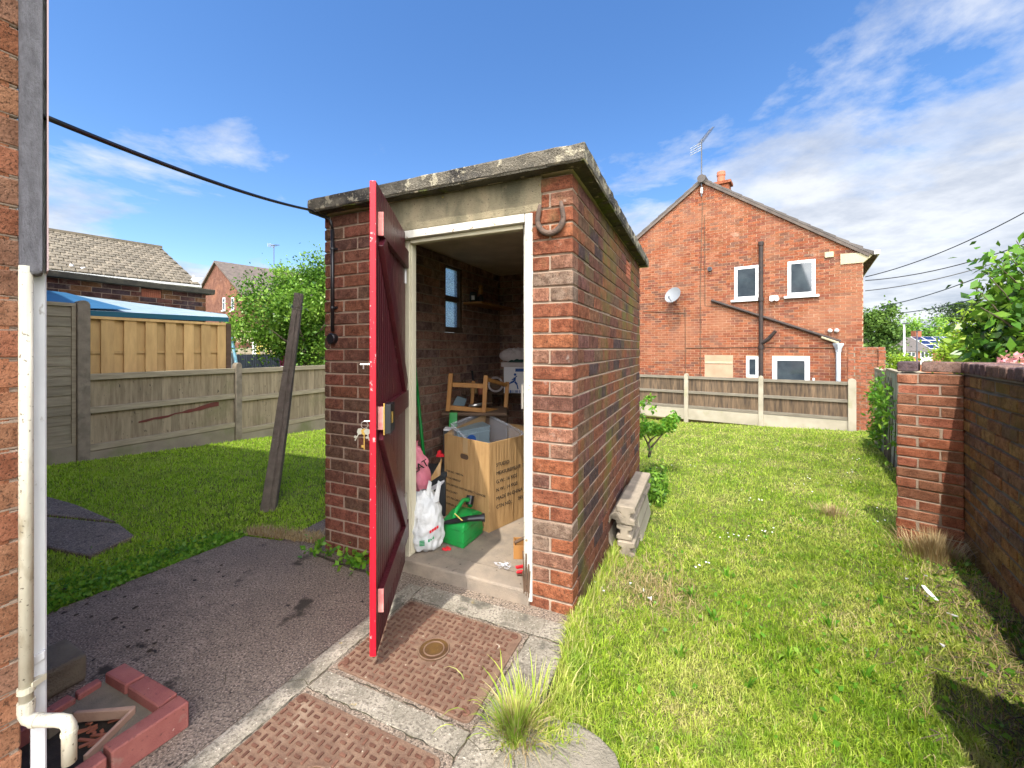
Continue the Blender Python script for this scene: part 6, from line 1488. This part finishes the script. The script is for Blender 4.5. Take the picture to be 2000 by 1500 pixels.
# clover and weeds along the left edge of the path
pp = []
for _ in range(6500):
    t_ = R.random(); p = V((-1.79, 2.79, 0)).lerp(V((-2.6, 1.1, 0)), t_)-NS*0+E2*abs(R.gauss(0, .11+.22*t_))*(.3+R.random())+V((0, 0, 0)); pp.append((p.x, p.y, -.01+abs(R.gauss(0, .014))))
tag(leaves('ground_weeds', np.array(pp), .021, 'leaf_weed', None, .8, -.5), 'broad leaved weeds along the edge of the concrete path', 'weeds', kind='stuff')
pp = []
for _ in range(1500):
    cx_, cy_, s_ = R.choice(((2.7, 2.3, .22), (2.9, 2.6, .15), (2.1, 1.75, .35), (1.6, 1.5, .3), (3.3, 3.1, .12), (2.45, 1.95, .3), (2.0, 3.0, .5), (1.2, 1.9, .4)))
    x_, y_ = cx_+R.gauss(0, s_), cy_+R.gauss(0, s_)
    if (V((x_, y_, 0))-PB).dot(nW) < .02 and y_ < 3: continue
    if (x_-O2.x)*D2.y-(y_-O2.y)*D2.x < .1: continue
    pp.append((x_, y_, ground_z(x_, y_)+abs(R.gauss(0, .016))))
tag(leaves('ground_weeds', np.array(pp), .024, 'leaf_weed', None, .7, -.3), 'small broad leaved weeds in the lawn near the right wall', 'weeds', kind='stuff')
# tuft on the stone
def tuft(name, label, c, n, h, w, m, sp, lean_, cat='grass tuft', rrr=None):
    a = NR.rand(n)*6.283; q = np.abs(NR.normal(size=n))*sp; x = c[0]+np.cos(a)*q; y = c[1]+np.sin(a)*q
    L = h*(.45+.55*NR.rand(n)); l = lean_*(q/sp*.5+.25*NR.rand(n)).clip(0, 1.25); w_ = w*(.6+.7*NR.rand(n)); segs = 4; v = []; idx = []
    dr = np.stack([np.cos(a+NR.normal(size=n)*.35), np.sin(a+NR.normal(size=n)*.35), np.zeros(n)], 1); s = np.stack([-dr[:, 1], dr[:, 0], np.zeros(n)], 1)
    z0 = c[2] if len(c) > 2 else 0; p = np.stack([x, y, np.full(n, z0)], 1); rows = []
    for k in range(segs+1):
        t = k/segs; ang = l*(.25+1.15*t); ww = w_*(1-t**1.6)*.5+.0002
        rows.append((p-s*ww[:, None], p+s*ww[:, None])); p = p+dr*(np.sin(ang)*L/segs)[:, None]+np.array((0, 0, 1))*(np.cos(ang)*L/segs)[:, None]
    v = np.concatenate([np.stack([a_, b_], 1) for a_, b_ in rows], 1).reshape(-1, 3); nv = 2*(segs+1); i = np.arange(n)*nv
    f = np.concatenate([np.stack([i+2*k, i+2*k+1, i+2*k+3, i+2*k+2], 1) for k in range(segs)])
    r = NR.rand(n) if rrr is None else rrr+NR.normal(size=n)*.15
    ob = npmesh(name, v, f, np.tile(np.clip(r, 0, 1), segs), m); return tag(ob, label, cat)
tc = PZ(1008, 1432, .012); tuft('grass_tuft', 'big bright grass tuft growing over the flat stone', tuple(tc), 420, .125, .0042, 'grassblade', .04, 1.35)
tag(tuft('stray_grass', 'scatter of long thin stray blades around the big grass tuft', (tc.x+.05, tc.y+.06, .005), 160, .15, .004, 'grassblade', .10, 1.5), kind='stuff')
tuft('dry_grass', 'dry straw core in the middle of the big grass tuft', tuple(tc), 260, .11, .003, 'straw', .035, 1.35, 'dry grass')
e_ = PZ(1090, 1330, 0); 
x = NR.normal(size=2600)*.07+.24; y = NR.rand(2600)*.75+1.3; x = .10+.16*(y-1.3)/.6+np.abs(NR.normal(size=2600))*.05
tag(blades('edge_grass', x, y, .03, .075, .0035, 'grassblade', .9, z=np.full(2600, -.01)), 'longer grass fringing the concrete apron', 'grass', kind='stuff')
n = 2600; t_ = NR.rand(n); b_ = .1+t_*2.3; a_ = -.012-np.abs(NR.normal(size=n))*.03; xx = O2.x+E2.x*a_+D2.x*b_; yy = O2.y+E2.y*a_+D2.y*b_
tag(blades('edge_grass', xx, yy, .03, .10, .0035, 'grassblade', .6), 'longer grass at the foot of the shed side wall', 'grass', kind='stuff')
n = 1500; t_ = NR.rand(n); xx = -1.79+.55*t_+NR.normal(size=n)*.02; yy = 2.80-.14*t_+np.abs(NR.normal(size=n))*.05
tag(blades('edge_grass', xx, yy, .02, .06, .0035, 'straw', 1.0, z=np.full(n, .0)), 'dry grass along the back edge of the concrete path', 'grass', kind='stuff')
dc_ = GZ(2.72, 2.72); tuft('dry_grass', 'heap of dry brown grass at the foot of the brick pillar', (2.74, 2.70, dc_.z), 900, .20, .0035, 'straw', .11, 1.2, 'dry grass')
tuft('dry_grass', 'scrap of dry grass in the lawn left of the pillar', (2.75, 3.55, ground_z(2.75, 3.55)), 240, .12, .004, 'straw', .08, 1.3, 'dry grass')
n = 1500; xx = .75+NR.normal(size=n)*.16; yy = 2.3+NR.normal(size=n)*.22; ok = ((xx-O2.x)*D2.y-(yy-O2.y)*D2.x) > .03; xx, yy = xx[ok], yy[ok]
tag(blades('cut_straw', xx, yy, .03, .07, .0025, 'straw', 1.5), 'dry cut grass strewn on bare soil beside the shed', 'straw', kind='stuff')
n = 2000; u_ = NR.rand(n); xx = 1.45+1.35*u_+NR.normal(size=n)*.16; yy = 1.15+1.35*u_+NR.normal(size=n)*.16; ok = ((xx-PB.x)*nW.x+(yy-PB.y)*nW.y) > .02; xx, yy = xx[ok], yy[ok]
tag(blades('cut_straw', xx, yy, .03, .07, .0025, 'straw', 1.5), 'dry cut grass strewn along the foot of the right wall', 'straw', kind='stuff')
for (x_, y_) in ((1350, 1165), (1395, 1215), (1300, 1130), (1540, 1290), (1460, 1350), (1620, 1230), (1720, 1180), (1420, 1120), (1330, 1290), (1690, 1330)):
    q = PZ(x_, y_, -.06); tag(tuft('rosette_weeds', 'flat broad weed leaves in the right lawn', (q.x, q.y, ground_z(q.x, q.y)+.004), 9, .075, .016, 'leaf_weed', .012, 1.5), kind='stuff')
g = MB()
for _ in range(260):
    u_ = R.random(); x_, y_ = 1.5+1.3*u_+R.gauss(0, .17), 1.1+1.45*u_+R.gauss(0, .17)
    if (V((x_, y_, 0))-PB).dot(nW) < .03: continue
    q = V((x_, y_, ground_z(x_, y_)+.006)); a_ = R.uniform(0, 6.28); L_ = R.uniform(.02, .09); g.tube([q, q+V((math.cos(a_)*L_, math.sin(a_)*L_, R.uniform(0, .02)))], R.uniform(.0012, .003), 4)
tag(g.build('twigs', 'bark'), 'twigs and dead stems littering the bare ground along the right wall', 'twigs', kind='stuff')
# daisies
g = MB()
for (x_, y_, n_, sx_, sy_) in ((1480, 968, 5, 14, 4), (1440, 1058, 7, 28, 5), (1395, 1130, 4, 26, 8), (1560, 930, 8, 50, 10), (1620, 905, 6, 40, 6), (1675, 868, 3, 8, 2), (1700, 1000, 5, 60, 20), (1500, 1040, 5, 20, 5), (1380, 885, 6, 60, 10), (1500, 850, 6, 90, 8)):
    for _ in range(n_):
        q = PZ(R.gauss(x_, sx_), R.gauss(y_, sy_), -.15); q.z = ground_z(q.x, q.y)+.022; nn = V((R.uniform(-.3, .3), R.uniform(-.5, 0), 1)).normalized()
        g.lathe(q, [(.0045, 0), (.006, .002), (.002, .003)], 8, nn)
tag(g.build('daisies', 'daisy'), 'white daisies dotted over the sunlit lawn', 'daisies', kind='stuff')
g = MB()
for (x_, y_) in ((1162, 1147), (1176, 1158), (1232, 1148), (1259, 1161), (1270, 1180), (1812, 1168), (1838, 1275), (1700, 1112), (1805, 1120), (1770, 1128), (1180, 1165), (1826, 1120), (1860, 1210)):
    q = PZ(x_, y_, -.06); q.z = ground_z(q.x, q.y)+.02; s_ = R.uniform(.008, .02)
    g.prism([q+V((R.uniform(-s_, s_), R.uniform(-s_, s_), 0)) for _ in range(4)], V((0, 0, .005)))
tag(g.build('litter', 'litter'), 'pale chips of litter and stone scattered in the grass', 'litter', kind='stuff')
g = MB(); q = PZ(1812, 1172, -.05); g.prism([q+V((-.012, -.05, .03)), q+V((0, -.055, .03)), q+V((.025, .04, .05)), q+V((.01, .045, .05)), q+V((-.008, 0, .04))], V((0, 0, .003)))
tag(g.build('white_feather', 'daisy'), 'thin white curved scrap lying in the grass near the right wall', 'scrap')

# ================================================================== CAMERA, SUN, SKY
cam = bpy.data.objects.new('camera', bpy.data.cameras.new('camera')); C.objects.link(cam); cam.location = (0, 0, CAMH); cam.rotation_euler = (math.pi/2, 0, 0)
cam.data.sensor_width = 36; cam.data.lens = FPX/2000*36; cam.data.shift_y = -68/2000; cam.data.clip_end = 3000; cam.data.clip_start = .02
bpy.context.scene.camera = cam
AZ, EL = math.radians(26.0), math.radians(60)
ts = V((-math.sin(AZ)*math.cos(EL), -math.cos(AZ)*math.cos(EL), math.sin(EL)))
sun = bpy.data.objects.new('sun', bpy.data.lights.new('sun', 'SUN')); C.objects.link(sun); sun.rotation_euler = ts.to_track_quat('Z', 'Y').to_euler(); sun.location = (0, 0, 20)
sun.data.energy = 2.75; sun.data.angle = math.radians(.53); sun.data.color = (1, .95, .86)
sc = bpy.context.scene; w = bpy.data.worlds.new('World'); sc.world = w; w.use_nodes = True; nt = w.node_tree; bg = nt.nodes['Background']
sky = nt.nodes.new('ShaderNodeTexSky'); sky.sky_type = 'NISHITA'; sky.sun_disc = False; sky.sun_elevation = EL; sky.sun_rotation = math.radians(206); sky.air_density = 1.0; sky.dust_density = .3; sky.ozone_density = 2.5
hs = nt.nodes.new('ShaderNodeHueSaturation'); hs.inputs['Saturation'].default_value = 1.22; hs.inputs['Hue'].default_value = .505; hs.inputs['Value'].default_value = .76; nt.links.new(sky.outputs[0], hs.inputs['Color'])
tc_ = nt.nodes.new('ShaderNodeTexCoord'); sp = nt.nodes.new('ShaderNodeSeparateXYZ'); nt.links.new(tc_.outputs['Generated'], sp.inputs[0])
X, Y, Zz = sp.outputs
den = math_(nt, 'ADD', math_(nt, 'MAXIMUM', Zz, 0.0), .16); cx_ = math_(nt, 'DIVIDE', X, den); cy_ = math_(nt, 'DIVIDE', Y, den)
cmb = nt.nodes.new('ShaderNodeCombineXYZ'); nt.links.new(cx_, cmb.inputs[0]); nt.links.new(cy_, cmb.inputs[1]); cmb.inputs[2].default_value = 3.7
n1 = nz(nt, .95, 9, cmb.outputs[0], .6, .25)
# coverage: more cloud low down and to the right, clear overhead
cov_ = math_(nt, 'MULTIPLY', math_(nt, 'SUBTRACT', .29, Zz), 1.4)
cov_ = math_(nt, 'ADD', cov_, math_(nt, 'MULTIPLY', math_(nt, 'MAXIMUM', X, 0.0), .44))
dp = nt.nodes.new('ShaderNodeVectorMath'); dp.operation = 'DOT_PRODUCT'; nt.links.new(tc_.outputs['Generated'], dp.inputs[0]); dp.inputs[1].default_value = (-.382, .72, .58)
cov_ = math_(nt, 'ADD', cov_, ramp(nt, dp.outputs['Value'], [(.990, 0), (1.0, .10)]))
cov_ = math_(nt, 'ADD', cov_, math_(nt, 'MULTIPLY', math_(nt, 'MAXIMUM', math_(nt, 'MULTIPLY', Y, -1.0), 0.0), 1.3))  # unseen cloud added behind the camera to raise and whiten the fill light
n1 = math_(nt, 'MULTIPLY', n1, 1.5)
cl = math_(nt, 'ADD', math_(nt, 'ADD', n1, cov_), -.27)
cm = ramp(nt, cl, [(.48, 0), (.60, .62), (.76, .95)])
n2 = nz(nt, 2.6, 6, cmb.outputs[0], .6)
cc = ramp(nt, n2, [(.3, (2.6, 2.9, 3.5)), (.60, (4.7, 4.85, 5.1))])
for e in []: pass
ds = nt.nodes.new('ShaderNodeVectorMath'); ds.operation = 'DOT_PRODUCT'; nt.links.new(tc_.outputs['Generated'], ds.inputs[0]); ds.inputs[1].default_value = tuple(ts)
cc = mixc(nt, 1.0, cc, ramp(nt, ds.outputs['Value'], [(.25, (.62, .62, .62)), (1.0, (9.0, 8.5, 7.9))]), 'MULTIPLY')  # clouds towards the sun boosted to brighten the shaded areas
mx = mixc(nt, cm, hs.outputs[0], cc); nt.links.new(mx, bg.inputs['Color']); bg.inputs['Strength'].default_value = .15
sc.view_settings.view_transform = 'Standard'; sc.view_settings.look = 'None'; sc.view_settings.exposure = 1.17; sc.view_settings.gamma = 1
sc.cycles.max_bounces = 8; sc.cycles.transparent_max_bounces = 12
